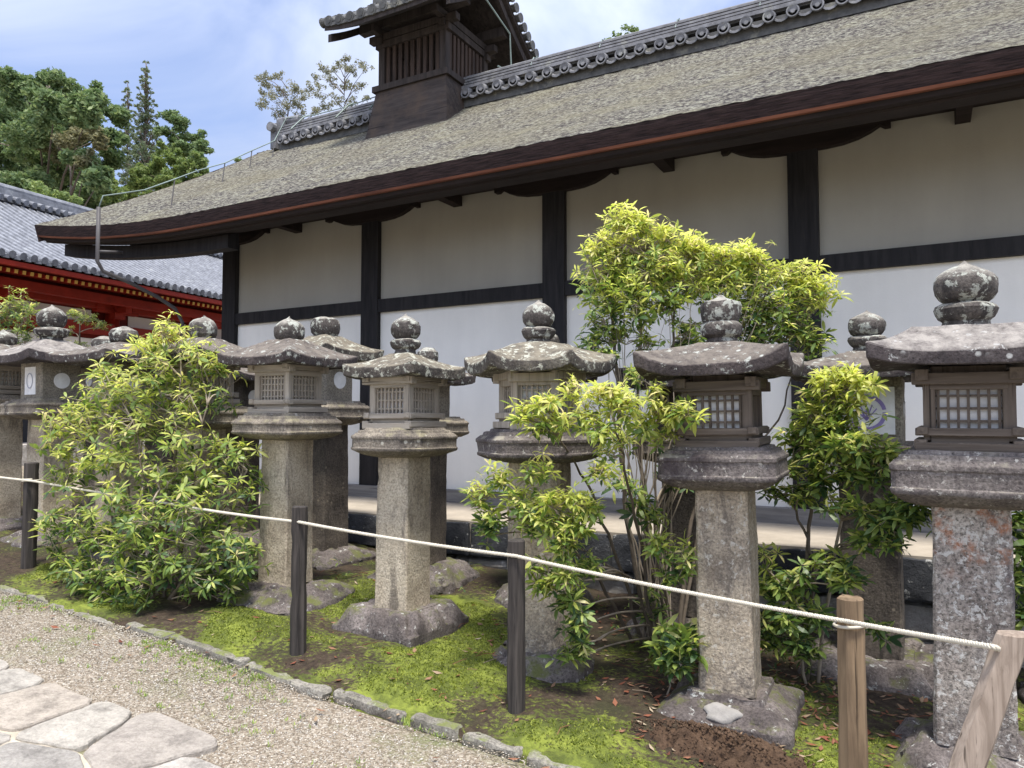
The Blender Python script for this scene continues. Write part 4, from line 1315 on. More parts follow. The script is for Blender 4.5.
    if kind == 'wood':
        m = MB()
        for k in range(n):
            alt = 0.016 * (k % 2); gm = 1 + k % 2 if n == 4 else 0
            pr = 0.032 if n == 4 else 0.015
            sidebox(m, k, 0, hf + .012, f0 + .020 + alt * .8, 2 * (sw + pr), 0.05, 0.038, gm)
            sidebox(m, k, 0, hf - .012, f0 + H * .16, 2 * sw - .05, 0.03, H * .12, gm)
            sidebox(m, k, 0, hf + .004, f0 + H * .235 + alt * .3, 2 * sw + (.066 if n == 4 else .02), 0.042, 0.034, gm)
            sidebox(m, k, 0, hf - .014, f1 - H * .205, 2 * sw - .045, 0.036, 0.04, gm)
            sidebox(m, k, 0, hf + .004, f1 - .045 + alt, 2 * (sw + pr + .012), 0.052, 0.05, gm)
            va = R(-90 + 360 / n * (k + .5)); vr = (hf - .022) / math.cos(math.pi / n)
            m.box((vr * math.cos(va), vr * math.sin(va), f0 + H * .52), (0.048, 0.048, H * .78), rz=va + math.pi / 4 if n == 4 else va)
        m.loft([ngon(n, hf - .03, f0 + .004), ngon(n, hf - .03, f0 + H * .14)]); m.loft([ngon(n, hf - .03, f1 - H * .19), ngon(n, hf - .03, f1 + .01)])
        wn_ = S.get('mwood', 'wood_box'); box = m.build('light_chamber', [wood, M[wn_ + '_x'], M[wn_ + '_y']], root)
        b_ = bmesh.new(); b_.from_mesh(box.data); bmesh.ops.bevel(b_, geom=list(b_.edges), offset=0.003, segments=1, affect='EDGES'); b_.to_mesh(box.data); b_.free()
        w0, w1 = f0 + H * .275, f1 - H * .24
        ww = 2 * sw - .075 if n == 4 else 2 * sw - .055
        nb = S.get('bars', 6)
        for k in range(n):
            m = MB()
            for i in range(nb):
                sidebox(m, k, -ww / 2 + ww * (i + .5) / nb, hf - .022, (w0 + w1) / 2, 0.011, 0.016, w1 - w0 + .02)
            for q in range(S.get('hbars', 3)):
                sidebox(m, k, 0, hf - .0235, w0 + (w1 - w0) * (q + .6) / (S.get('hbars', 3) + .2), ww, 0.012, 0.010)
            m.build('window_lattice', wood, box)
            m = MB(); sidebox(m, k, 0, hf - .042, (w0 + w1) / 2, ww + .02, 0.004, w1 - w0 + .03); m.build('window_paper', M['paper'], box)
    else:
        m = MB(); m.loft([ngon(n, hf, f0 - .01, 4, 0, .012), ngon(n, hf, f1 + .01, 4, 0, .012)])
        box = m.build('light_chamber', M[S.get('mbox', 'box_stone')], root); weather(box, 0, 0.06, 0.003, 12, sd + 5)
        for k in range(n):
            shape = S.get('holes', ['circle'] * n)[k % len(S.get('holes', ['circle']))]
            a = R(-90 + 360 / n * k); Mr = Matrix.Rotation(a + math.pi / 2, 3, 'Z')

            def P(x, z, out): return tuple(Mr @ Vector((x, -out, 0)) + Vector((0, 0, z)))
            zc = (f0 + f1) / 2; rr = S.get('hole_r', 0.055)
            m = MB()
            if shape in ('circle', 'oval'):
                rx = rr * (1 if shape == 'circle' else .72)
                for r0, r1, o0 in ((1.0, 0.0, hf + .006),):
                    ring = [P(rx * math.cos(t * math.pi / 14), zc + rr * math.sin(t * math.pi / 14), hf + .007) for t in range(28)]
                    rin = [P(rx * math.cos(t * math.pi / 14), zc + rr * math.sin(t * math.pi / 14), hf - .01) for t in range(28)]
                    m.loft([rin, ring])
                m.build('window_paper', M['paper'], box)
                m = MB(); prev = None
                if shape == 'oval':
                    sidebox(m, k, 0, hf + .0, zc, sw * 1.0, 0.010, H * .72); pp = m.build('window_paper', M['paper'], box)
                    m = MB()
                    ro = [P(rx * 1.0 * math.cos(t * math.pi / 14), zc + rr * math.sin(t * math.pi / 14), hf + .0095) for t in range(28)]
                    ri = [P(rx * .8 * math.cos(t * math.pi / 14), zc + rr * .85 * math.sin(t * math.pi / 14), hf + .0095) for t in range(28)]
                    for t in range(28):
                        m.add([ro[t], ro[(t + 1) % 28], ri[(t + 1) % 28], ri[t]], [(0, 1, 2, 3)])
                    m.build('crest', M['crest_grey'], box)
            elif shape == 'square':
                sidebox(m, k, 0, hf + .002, zc, sw * 1.56, 0.012, H * .70); m.build('window_paper', M['paper'], box)
                m = MB(); rr = sw * .56; zc2 = zc - H * .03
                q = hf + .0105

                def band(rx0, rx1, a0, a1, cx=0, cz=0, seg=30):
                    for t in range(seg):
                        ta, tb = a0 + (a1 - a0) * t / seg, a0 + (a1 - a0) * (t + 1) / seg
                        m.add([P(cx + rx0 * math.cos(ta), zc2 + cz + rx0 * math.sin(ta), q), P(cx + rx0 * math.cos(tb), zc2 + cz + rx0 * math.sin(tb), q),
                               P(cx + rx1 * math.cos(tb), zc2 + cz + rx1 * math.sin(tb), q), P(cx + rx1 * math.cos(ta), zc2 + cz + rx1 * math.sin(ta), q)], [(0, 1, 2, 3)])
                band(rr, rr * .80, 0.18, 2 * math.pi + .02)
                for t in range(5):
                    a_ = math.pi / 2 + (t - 2) * .5
                    x1_, z1_ = rr * .62 * math.cos(a_), rr * .62 * math.sin(a_) - .012
                    nx_, nz_ = -math.sin(a_) * .0035, math.cos(a_) * .0035
                    m.add([P(-nx_, zc2 - rr * .42 - nz_, q), P(nx_, zc2 - rr * .42 + nz_, q), P(x1_ + nx_, zc2 + z1_ + nz_, q), P(x1_ - nx_, zc2 + z1_ - nz_, q)], [(0, 1, 2, 3)])
                band(rr * .2, rr * .12, 0, 2 * math.pi, 0, -rr * .1, 12)
                m.build('crest', M['crest'], box)
    # roof
    hr, e0, e1, rt_, up = S['roof'][0], S['roof'][1] - g, S['roof'][2] - g, S['roof'][3] - g, S['roof'][4]
    m = MB(); mm = 10; rc = S.get('rcham', 0.006)
    topw = S.get('topw', 0.10)
    rings = [ngon(n, hf * .85, e0 + .012, mm, 0, .004), ngon(n, hf + (hr - hf) * .5, e0 + .008, mm, up * .25, rc * .6), ngon(n, hr * .97, e0, mm, up * .85, rc), ngon(n, hr * .985, e0 + .006, mm, up * .9, rc),
             ngon(n, hr, e1 - .008, mm, up * 1.15, rc), ngon(n, hr * .985, e1, mm, up * 1.15, rc)]
    for k in range(1, 8):
        q = k / 7; w = hr * .985 + (topw - hr * .985) * q
        rings.append(ngon(n, w, e1 + (rt_ - e1) * (S.get('curve', .70) * q + (1 - S.get('curve', .70)) * q * q), mm, up * 1.15 * (1 - q) ** 2.2, rc * (1 - q) + .002))
    m.loft(rings)
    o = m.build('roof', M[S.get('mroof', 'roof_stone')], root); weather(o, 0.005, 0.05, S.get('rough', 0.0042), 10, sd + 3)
    # finial
    prof = [(r, z - g) for r, z in S['finial']]
    m = MB()
    m.lathe([(prof[0][0] * .8, prof[0][1] - .03)] + prof + [(0.002, prof[-1][1] + .001)], seg=28)
    o = m.build('finial', M[S.get('mfin', 'finial_stone')], root, True); weather(o, 0, 0.04, 0.006, 14, sd + 4)
    return root


def fin(zb, zt, rn, rl, rb, lotus=True, squash=1.0):
    """neck, lotus dish and jewel from zb up to zt"""
    h = zt - zb; p = []
    if lotus:
        for q, r in ((0, rn), (.05, rn * .98), (.11, rn * .88), (.14, rn * .88), (.18, rl * .86), (.24, rl * .95), (.31, rl), (.355, rl * .95), (.385, rl * .80), (.395, rb * .66)):
            p.append((r, zb + h * q))
        a0 = .40
    else:
        p = [(rb * .75, zb)]; a0 = .03
    for q, r in ((.0, .66), (.09, .83), (.22, .96), (.38, 1.0), (.52, .98), (.65, .87), (.76, .67), (.84, .42), (.90, .21), (.95, .11), (1.0, .04)):
        p.append((rb * r, zb + h * (a0 + (1 - a0) * q)))
    return p


F = 'stone lanterns of the front row'
Bk = 'stone lanterns of the back row'
LY = 3.9
# front row, right to left
lantern(0.157, LY, 'tallest big-headed stone lantern, its shaft rust stained, nearest to the leaning wooden post', F, dict(
    seed=1, base=(.33, .17), bstyle='rock', shaft=(.147, 1.20), mshaft='shaft_rust', plat=(.298, 1.175, 1.235, 1.36, 1.42), pcham=.02, fire=(.168, 1.415, 1.775, 'wood'), mplat='plat_dark', mwood='wood_box_brown', bars=7,
    roof=(.376, 1.778, 1.842, 1.955, .042), topw=.205, mroof='roof_pale', finial=fin(1.945, 2.262, .105, .128, .128), curve=1.0))
lantern(-0.893, LY, 'square stone lantern with a flat-topped jar finial and fresh soil heaped at its foot', F, dict(
    seed=2, patch=True, base=(.315, .215), shaft=(.131, 1.225), mshaft='shaft_grey', plat=(.285, 1.20, 1.258, 1.37, 1.42), fire=(.166, 1.412, 1.765, 'wood'), mplat='plat_dark', mwood='wood_box_brown', bars=7,
    curve=1.4, roof=(.366, 1.762, 1.822, 1.945, .068), topw=.10, finial=[(.082, 1.935), (.082, 1.955), (.075, 1.97), (.10, 1.985), (.108, 2.005), (.108, 2.03), (.096, 2.048), (.090, 2.055), (.097, 2.068), (.103, 2.10), (.104, 2.135), (.097, 2.155), (.060, 2.17), (.03, 2.182), (.018, 2.195), (.004, 2.20)]))
lantern(-1.975, LY, 'six-sided stone lantern with its wooden chamber half hidden by shrub leaves', F, dict(
    n=6, rz=21, seed=3, base=(.31, .27), bstyle='rock', shaft=(.165, 1.32), mshaft='shaft_grey', mplat='plat_dark', plat=(.335, 1.305, 1.345, 1.44, 1.50), fire=(.205, 1.49, 1.835, 'wood'), bars=6, hbars=3,
    curve=1.05, roof=(.392, 1.81, 1.875, 1.995, .045), topw=.15, mroof='roof_lichen', finial=fin(1.985, 2.258, .080, .10, .093)))
lantern(-2.965, LY, 'square stone lantern with lichened roof on a carved lotus base in open moss', F, dict(
    seed=4, base=(.31, .365), bstyle='lotus', shaft=(.125, 1.335), mshaft='shaft_tan', cham=.008, plat=(.285, 1.31, 1.355, 1.445, 1.50), pcham=.09, fire=(.160, 1.49, 1.845, 'wood'), bars=8, hbars=3,
    roof=(.292, 1.81, 1.878, 1.98, .025), topw=.075, mroof='roof_lichen', rcham=.015, finial=fin(1.97, 2.245, .078, .102, .098)))
lantern(-4.0, LY, 'square stone lantern whose round ball sits straight on a wide drooping roof', F, dict(
    seed=5, base=(.38, .41), bstyle='rock', shaft=(.130, 1.43), mshaft='shaft_tan', cham=.008, plat=(.285, 1.41, 1.455, 1.535, 1.60), pcham=.03, fire=(.162, 1.59, 1.955, 'wood'), bars=8, hbars=4,
    roof=(.345, 1.925, 1.985, 2.125, .03), topw=.10, finial=fin(2.105, 2.298, .08, .1, .108, False), curve=.85))
lantern(-4.9, LY, 'stone lantern behind the top of the big yellow green bush', F, dict(
    seed=6, base=(.34, .46), bstyle='rock', shaft=(.13, 1.50), mshaft='shaft_tan', plat=(.28, 1.48, 1.52, 1.61, 1.67), fire=(.16, 1.66, 2.01, 'wood'), bars=8, hbars=4,
    roof=(.34, 1.985, 2.05, 2.18, .03), topw=.10, finial=fin(2.165, 2.372, .08, .1, .108, False)))
lantern(-5.95, LY, 'squat lantern with a wide low roof left of the yellow bush', F, dict(
    seed=7, base=(.36, .50), bstyle='rock', shaft=(.13, 1.52), mshaft='shaft_tan', plat=(.28, 1.50, 1.54, 1.63, 1.69), fire=(.165, 1.68, 2.03, 'stone'), holes=['circle'], 
    roof=(.42, 2.01, 2.075, 2.20, .03), topw=.10, finial=[(.09, 2.18), (.085, 2.20), (.105, 2.215), (.112, 2.24), (.115, 2.275), (.10, 2.305), (.06, 2.325), (.02, 2.34)]))
lantern(-6.93, LY, 'stone chamber lantern with a papered oval and a round hole under a tall onion finial', F, dict(
    seed=8, base=(.33, .58), bstyle='rock', shaft=(.135, 1.575), mshaft='shaft_tan', plat=(.30, 1.555, 1.60, 1.69, 1.74), fire=(.175, 1.73, 2.07, 'stone'), holes=['oval', 'circle', 'circle', 'circle'], hole_r=.07,
    roof=(.40, 2.045, 2.12, 2.27, .035), topw=.10, mroof='roof_pale', finial=fin(2.25, 2.60, .10, .145, .125)))
lantern(-7.8, LY, 'lattice windowed lantern cut off by the left border beside the dark fence post', F, dict(
    seed=9, base=(.34, .62), bstyle='rock', shaft=(.14, 1.62), mshaft='shaft_tan', plat=(.29, 1.59, 1.64, 1.74, 1.79), fire=(.17, 1.78, 2.10, 'wood'), bars=8, hbars=4,
    roof=(.40, 2.08, 2.155, 2.28, .035), topw=.10, finial=fin(2.26, 2.43, .09, .1, .125, False)))
# back row, right to left
LB = 5.0
lantern(0.80, LB, 'back row lantern just showing a roof corner behind the tallest lantern', Bk, dict(
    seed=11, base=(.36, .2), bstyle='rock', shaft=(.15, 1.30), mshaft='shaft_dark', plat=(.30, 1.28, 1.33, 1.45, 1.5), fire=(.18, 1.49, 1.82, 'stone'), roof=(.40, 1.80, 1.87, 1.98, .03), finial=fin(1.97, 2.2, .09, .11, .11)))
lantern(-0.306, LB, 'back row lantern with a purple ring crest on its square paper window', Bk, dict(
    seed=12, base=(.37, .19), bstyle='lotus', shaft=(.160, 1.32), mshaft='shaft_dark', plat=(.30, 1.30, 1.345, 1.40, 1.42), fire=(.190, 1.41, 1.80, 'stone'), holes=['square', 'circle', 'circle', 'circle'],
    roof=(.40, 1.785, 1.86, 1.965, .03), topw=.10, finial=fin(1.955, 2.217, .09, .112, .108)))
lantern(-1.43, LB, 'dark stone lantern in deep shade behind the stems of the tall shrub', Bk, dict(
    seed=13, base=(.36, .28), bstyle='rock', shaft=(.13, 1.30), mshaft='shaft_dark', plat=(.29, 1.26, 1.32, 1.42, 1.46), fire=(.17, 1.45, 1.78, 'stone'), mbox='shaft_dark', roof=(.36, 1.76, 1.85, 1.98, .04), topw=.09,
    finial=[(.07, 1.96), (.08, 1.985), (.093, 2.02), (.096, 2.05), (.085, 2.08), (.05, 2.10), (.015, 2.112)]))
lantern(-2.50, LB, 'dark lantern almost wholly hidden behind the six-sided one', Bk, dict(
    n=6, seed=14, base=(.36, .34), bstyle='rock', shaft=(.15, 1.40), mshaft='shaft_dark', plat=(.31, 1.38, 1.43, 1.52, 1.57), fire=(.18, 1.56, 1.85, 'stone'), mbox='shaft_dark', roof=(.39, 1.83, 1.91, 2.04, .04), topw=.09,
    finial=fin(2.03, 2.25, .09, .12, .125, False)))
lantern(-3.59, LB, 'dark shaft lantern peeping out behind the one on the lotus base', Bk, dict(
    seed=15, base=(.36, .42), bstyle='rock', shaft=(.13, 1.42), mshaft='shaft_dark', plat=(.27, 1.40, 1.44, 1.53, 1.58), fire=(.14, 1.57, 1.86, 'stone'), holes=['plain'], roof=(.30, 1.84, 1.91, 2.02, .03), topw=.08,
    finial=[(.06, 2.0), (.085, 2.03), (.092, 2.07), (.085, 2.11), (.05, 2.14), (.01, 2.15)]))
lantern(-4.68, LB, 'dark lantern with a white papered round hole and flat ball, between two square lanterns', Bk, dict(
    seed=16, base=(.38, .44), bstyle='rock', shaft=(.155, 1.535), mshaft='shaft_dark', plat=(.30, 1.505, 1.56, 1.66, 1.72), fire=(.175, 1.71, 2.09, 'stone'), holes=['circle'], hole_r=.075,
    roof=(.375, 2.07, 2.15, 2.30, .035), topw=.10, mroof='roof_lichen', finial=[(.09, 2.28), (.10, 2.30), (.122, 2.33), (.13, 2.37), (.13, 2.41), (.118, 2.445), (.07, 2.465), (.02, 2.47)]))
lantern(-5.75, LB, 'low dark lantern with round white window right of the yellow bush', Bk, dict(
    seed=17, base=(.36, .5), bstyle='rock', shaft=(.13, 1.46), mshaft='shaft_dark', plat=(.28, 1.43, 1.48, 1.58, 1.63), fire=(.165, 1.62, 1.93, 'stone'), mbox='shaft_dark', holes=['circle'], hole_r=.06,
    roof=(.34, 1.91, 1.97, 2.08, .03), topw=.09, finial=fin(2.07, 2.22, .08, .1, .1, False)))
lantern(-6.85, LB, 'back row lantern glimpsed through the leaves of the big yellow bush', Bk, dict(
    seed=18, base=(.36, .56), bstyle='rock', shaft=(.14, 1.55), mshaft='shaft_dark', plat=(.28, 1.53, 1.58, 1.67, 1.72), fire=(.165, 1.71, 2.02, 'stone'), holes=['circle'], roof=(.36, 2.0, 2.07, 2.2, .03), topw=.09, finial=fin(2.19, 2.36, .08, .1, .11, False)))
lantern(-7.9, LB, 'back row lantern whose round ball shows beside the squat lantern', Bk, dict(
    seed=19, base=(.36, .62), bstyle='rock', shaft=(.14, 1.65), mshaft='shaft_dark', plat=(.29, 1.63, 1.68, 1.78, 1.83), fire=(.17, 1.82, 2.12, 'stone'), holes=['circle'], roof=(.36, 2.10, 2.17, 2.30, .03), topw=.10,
    finial=[(.09, 2.28), (.10, 2.31), (.125, 2.34), (.13, 2.39), (.12, 2.43), (.07, 2.46), (.02, 2.47)]))

# ------------------------------------------------------------------ fence posts and rope
def post(X, Y, r, h, label, mat, lean=(0, 0), seg=14, flat=1.0):
    g = gz(X)
    m = MB(); rp = random.Random(int(abs(X) * 100))
    wob = [rp.uniform(.94, 1.06) for _ in range(seg)]
    rings = []
    for k in range(9):
        q = k / 8; z = -0.15 + (h + .15) * q
        rr = r * (1.02 - .05 * q)
        rings.append([(lean[0] * (z / h) + rr * wob[i] * math.cos(2 * math.pi * i / seg), lean[1] * (z / h) + rr * flat * wob[i] * math.sin(2 * math.pi * i / seg), z + (0.006 * wob[i] if k == 8 else 0)) for i in range(seg)])
    c = rings[-1]
    cx, cy = lean[0], lean[1]
    rings.append([(cx + (p[0] - cx) * .86, cy + (p[1] - cy) * .86, p[2] + .006) for p in c])
    m.loft(rings)
    o = m.build('fence_post', mat, None, True); weather(o, 0, 0.07, 0.003, 18, int(abs(X) * 7))
    o.location = (X, Y, g)
    return tag(o, label, 'post', 'posts of the rope fence')


PY = 3.15
post(-6.02, 3.24, .052, .82, 'dark weathered fence post left of the big yellow green bush', M['post_dark'])
post(-4.85, 3.50, .042, .62, 'brown fence post hidden within the big yellow bush', M['post_tan'])
post(-3.13, PY, .045, .845, 'dark square fence post in front of the ball-topped lantern', M['post_dark'], seg=8)
post(-1.75, 3.20, .046, .845, 'blackened fence post rising from moss before the six-sided lantern', M['post_dark'], seg=12)
post(-0.27, PY, .050, .845, 'tan round fence post with a cut flat top, right of the soil heap', M['post_tan'])
lt, lb = at(1013, 636, 2.66), at(905, 922, 2.58)
post(lb.x, 2.58, .050, lt.z - gz(lb.x), 'pale split post leaning over to the right at the near corner', M['post_pale'], lean=(lt.x - lb.x, .08), seg=9, flat=.85)

rp_ = [at(-40, 471, 3.22), at(33, 481, 3.18), at(144, 499, 3.44), at(299, 522, 3.12), at(516, 556, 3.15), at(845, 621, 3.09), at(993, 647, 2.60), at(1008, 652, 2.66)]
path = []
for a, b in zip(rp_[:-1], rp_[1:]):
    L = (b - a).length; k = max(3, int(L / 0.0065)); sag = 0.005 * min(1.5, L) ** 2
    for i in range(k):
        q = i / k; p = a.lerp(b, q); p.z -= sag * 4 * q * (1 - q); path.append(p)
m = MB(); phase = 0.0
strands = [[], [], []]
for i, p in enumerate(path):
    d = (path[min(i + 1, len(path) - 1)] - path[max(0, i - 1)]).normalized()
    u = Vector((0, 0, 1)).cross(d).normalized(); w = d.cross(u)
    ph = i * 0.0065 / 0.030 * 2 * math.pi
    for s_ in range(3):
        a = ph + s_ * 2 * math.pi / 3
        strands[s_].append(p + (u * math.cos(a) + w * math.sin(a)) * 0.0052)
for s_ in strands: m.tube(s_, 0.0046, 6)
def wrap(cx, cy, z, r, turns=2.0, tilt=0.0):
    pts = [(cx + r * math.cos(t * .2), cy + r * math.sin(t * .2), z + .012 * t * .2 / 6.28 + tilt * math.cos(t * .2)) for t in range(int(turns * 31.4))]
    m.tube(pts, .0062, 6)
wrap(-6.02, 3.24, gz(-6.02) + .685, .058); wrap(-.27, PY, gz(-.27) + .745, .056, 1.0, .004)
tag(m.build('rope', M['rope'], None, True), 'white twisted rope strung along the fence posts before the lanterns', 'rope')

# ------------------------------------------------------------------ shrubs
def leaf(m, p, d, n, L, w, mat, curl):
    """one lance-shaped leaf from p along d, face normal n, drooping at the tip"""
    s = d.cross(n).normalized()
    q1 = p + d * L * .38 + n * L * .02; q2 = p + d * L * .74 - n * L * curl * .35; t = p + d * L - n * L * curl
    o = len(m.v)
    m.v.extend([tuple(p), tuple(q1 - s * w * .85), tuple(q1 + s * w * .85), tuple(q2 - s * w * .8), tuple(q2 + s * w * .8), tuple(t)])
    m.f.extend([(o, o + 1, o + 2), (o + 1, o + 3, o + 4, o + 2), (o + 3, o + 5, o + 4)]); m.m.extend([mat] * 3)


def rosette(m, p, up, L, nl, young):
    a0 = random.uniform(0, 6.28)
    u = up.orthogonal().normalized(); v = up.cross(u)
    for k in range(nl):
        a = a0 + k * 2.4; q = k / nl
        tilt = random.uniform(-.35, .30) + (1 - q) * .45 - .1
        h = u * math.cos(a) + v * math.sin(a)
        d = (h * math.cos(tilt) + up * math.sin(tilt)).normalized()
        n = (up * math.cos(tilt) - h * math.sin(tilt)).normalized()
        n = (n + Vector((random.uniform(-.3, .3), random.uniform(-.3, .3), random.uniform(-.2, .2)))).normalized()
        l = L * random.choice((.45, .7, .9, 1.0, 1.1, 1.25)) * random.uniform(.9, 1.1)
        y = random.random() < young
        mat = 1 if y else (0 if random.random() < .5 + young else 2)
        leaf(m, p + h * .004 - up * .012 * q, d, n, l, l * (random.uniform(.10, .135) if y else random.uniform(.13, .185)), mat, random.uniform(.02, .42))


def shrub(name, label, base, stems, clumps, L, group=None, dens=1.0):
    """clumps: (centre, (rx, ry, rz), rosettes, young share, stem number)"""
    B = Vector(base)
    dens *= 1.45
    root = empty(name, base, 0, label, 'shrub', group)
    st = MB(); tw = MB(); lf = MB()
    paths = []
    for pts, r0 in stems:
        pts = [Vector(p) for p in pts]
        # smooth wandering stem
        fine = []
        for i in range(len(pts) - 1):
            for k in range(6):
                q = k / 6; p = pts[i].lerp(pts[i + 1], q)
                p += Vector((random.uniform(-1, 1), random.uniform(-1, 1), 0)) * .012
                fine.append(p)
        fine.append(pts[-1])
        (tw if r0 < .0115 else st).tube([p - B for p in fine], [r0 * (1 - .72 * k / (len(fine) - 1)) for k in range(len(fine))], 6)
        paths.append(fine)
    for c, rad, n, young, si in clumps:
        c = Vector(c); pth = paths[si]
        cand = [p for p in pth if p.z < c.z - 0.06] or pth[:2]
        a = min(cand, key=lambda p: (p - c).length + 0.3 * (c.z - p.z))
        mid = a.lerp(c, .55) + Vector((random.uniform(-.04, .04), random.uniform(-.04, .04), .04))
        low = c - Vector((0, 0, rad[2] * .55)) + (a - c) * 0.12
        br = []
        for k in range(9):
            q = k / 8; br.append(a.lerp(mid, q).lerp(mid.lerp(low, q), q))
        tw.tube([p - B for p in br], [.0075 - .004 * k / 8 for k in range(9)], 5)
        subs = []
        for _ in range(max(3, n // 9)):
            d = Vector((random.gauss(0, 1), random.gauss(0, 1), random.gauss(.35, .8))).normalized() * random.uniform(.25, .8)
            e = c + Vector((d.x * rad[0], d.y * rad[1], d.z * rad[2])); subs.append(e)
            s0 = br[random.randint(4, 8)]; md = s0.lerp(e, .5) + Vector((0, 0, -.015))
            tw.tube([s0 - B, md - B, e - B], [.0042, .0032, .0022], 4)
        for _ in range(int(n * dens)):
            e = random.choice(subs)
            d = Vector((random.gauss(0, 1), random.gauss(0, 1), random.gauss(.15, 1))).normalized()
            r = random.random() ** .4
            p = c + Vector((d.x * rad[0], d.y * rad[1], d.z * rad[2])) * r
            p = p.lerp(e, random.uniform(.0, .35)) + Vector((random.gauss(0, .30) * rad[0], random.gauss(0, .30) * rad[1], random.gauss(0, .40) * rad[2]))
            up = (Vector((0, 0, .95)) + (p - c) * 2.2 + Vector((random.gauss(0, .55), random.gauss(0, .55), random.gauss(0, .2)))).normalized()
            hh = (p.z - c.z) / max(.05, rad[2])
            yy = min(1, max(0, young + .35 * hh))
            tw.tube([e - B, e.lerp(p, .6) - B + Vector((0, 0, -.006)), p - B], [.0024, .002, .0016], 3)
            rosette(lf, p - B, up, L * random.uniform(.8, 1.15) * (1.0 if yy < .5 else .92), random.randint(6, 11), yy)
    st.build('stem', M['stem'], root, True)
    tw.build('twigs', M['twig'], root, True)
    lf.build('foliage', [M['leaf_mid'], M['leaf_young'], M['leaf_deep']], root)
    return root


def CL(x, y, Y, rx, ry, n, young, si, rdepth=None):
    p = at(x, y, Y); d = -(CAM_M.transposed() @ (p - cam.location)).z
    k = d / F_PX
    return (p, (rx * k, (rdepth if rdepth else (rx + ry) * .5 * k), ry * k), n, young, si)


random.seed(77)
# the big bush at the left
bb = Vector((-4.72, 3.40, gz(-4.72)))
stems = []
for dx, dy, tx, ty, h in ((-.1, 0, -.45, .05, .9), (0, .03, -.25, .0, 1.15), (.05, 0, .05, .12, 1.55), (.1, .02, .30, .15, 1.35), (.12, -.03, .65, .2, .9), (-.12, -.02, -.75, .05, .75), (.02, -.05, .15, -.15, .7)):
    b = bb + Vector((dx, dy, -.06)); t = bb + Vector((tx, ty, h))
    stems.append(([b, b.lerp(t, .4) + Vector((tx * .1, 0, .05)), t], .017))
C = []
for x, y, Y, rx, ry, n, yg, si in (
    (175, 335, 3.55, 22, 16, 40, .85, 2), (150, 350, 3.50, 18, 14, 26, .75, 2), (160, 365, 3.5, 36, 24, 62, .62, 2), (200, 362, 3.6, 24, 22, 36, .6, 3), (214, 372, 3.65, 18, 20, 22, .4, 3), (225, 385, 3.65, 14, 20, 16, .35, 3), (104, 372, 3.45, 14, 14, 18, .5, 1),
    (110, 392, 3.42, 30, 22, 44, .6, 1), (150, 398, 3.5, 34, 22, 46, .5, 2), (85, 400, 3.4, 16, 14, 16, .55, 1), (195, 400, 3.55, 28, 24, 40, .4, 3),
    (62, 422, 3.35, 24, 17, 36, .72, 0), (95, 428, 3.38, 28, 20, 40, .55, 0), (70, 445, 3.35, 22, 16, 30, .5, 0), (135, 432, 3.42, 32, 22, 44, .5, 1), (180, 440, 3.45, 28, 20, 34, .4, 3), (120, 462, 3.38, 34, 18, 40, .45, 1), (75, 478, 3.33, 30, 20, 36, .32, 5),
    (222, 448, 3.6, 24, 18, 28, .38, 4), (245, 465, 3.62, 16, 22, 18, .25, 4), (205, 478, 3.5, 30, 20, 34, .38, 4), (165, 480, 3.4, 30, 20, 36, .3, 6), (120, 500, 3.3, 34, 22, 42, .22, 5), (70, 515, 3.28, 32, 20, 36, .2, 5),
    (58, 535, 3.3, 22, 18, 22, .15, 5), (95, 535, 3.22, 30, 20, 36, .16, 5), (150, 520, 3.25, 32, 22, 42, .22, 6), (195, 512, 3.35, 28, 20, 32, .2, 4), (235, 505, 3.55, 24, 26, 32, .14, 4), (215, 540, 3.4, 34, 24, 42, .08, 4), (240, 560, 3.5, 22, 24, 26, .04, 4),
    (130, 555, 3.16, 30, 20, 38, .12, 6), (170, 560, 3.22, 32, 22, 40, .10, 6), (100, 575, 3.14, 28, 18, 30, .08, 5), (75, 565, 3.2, 22, 16, 20, .06, 5), (140, 585, 3.12, 26, 17, 28, .06, 6), (200, 575, 3.3, 30, 20, 32, .05, 4), (105, 598, 3.08, 22, 10, 16, .04, 5), (225, 590, 3.42, 24, 14, 18, .03, 4)):
    C.append(CL(x, y, Y, rx, ry, n, yg, si))
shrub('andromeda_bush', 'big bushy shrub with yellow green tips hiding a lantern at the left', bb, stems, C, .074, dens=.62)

# the tall shrub in the middle, between the two rows
tb = Vector((-1.50, 4.62, gz(-1.5)))
def stem(pts, r):
    return (pts, r)
stems = []
g0 = lambda dx, dy: tb + Vector((dx, dy, -.05))
stems.append(([g0(-.05, 0), at(628, 520, 4.6), at(618, 400, 4.6), at(612, 300, 4.55), at(618, 235, 4.55)], .020))      # 0
stems.append(([g0(0, .02), at(645, 520, 4.65), at(638, 400, 4.62), at(640, 300, 4.6), at(650, 240, 4.6)], .018))       # 1
stems.append(([g0(.05, .03), at(662, 500, 4.72), at(668, 400, 4.75), at(676, 310, 4.75), at(690, 255, 4.8)], .017))     # 2
stems.append(([g0(.10, .05), at(690, 520, 4.8), at(735, 400, 4.95), at(760, 320, 4.95), at(770, 275, 4.95)], .016))     # 3
stems.append(([g0(-.06, -.05), at(618, 560, 4.3), at(585, 480, 4.0), at(560, 440, 3.55)], .014))                        # 4
stems.append(([g0(-.02, -.06), at(645, 560, 4.3), at(625, 470, 3.8), at(615, 425, 3.5)], .014))                         # 5
stems.append(([g0(-.10, -.05), at(600, 580, 4.25), at(555, 530, 3.8), at(510, 500, 3.5)], .013))                        # 6
stems.append(([g0(.0, -.08), at(640, 585, 4.2), at(600, 560, 3.8), at(575, 545, 3.55)], .012))                          # 7
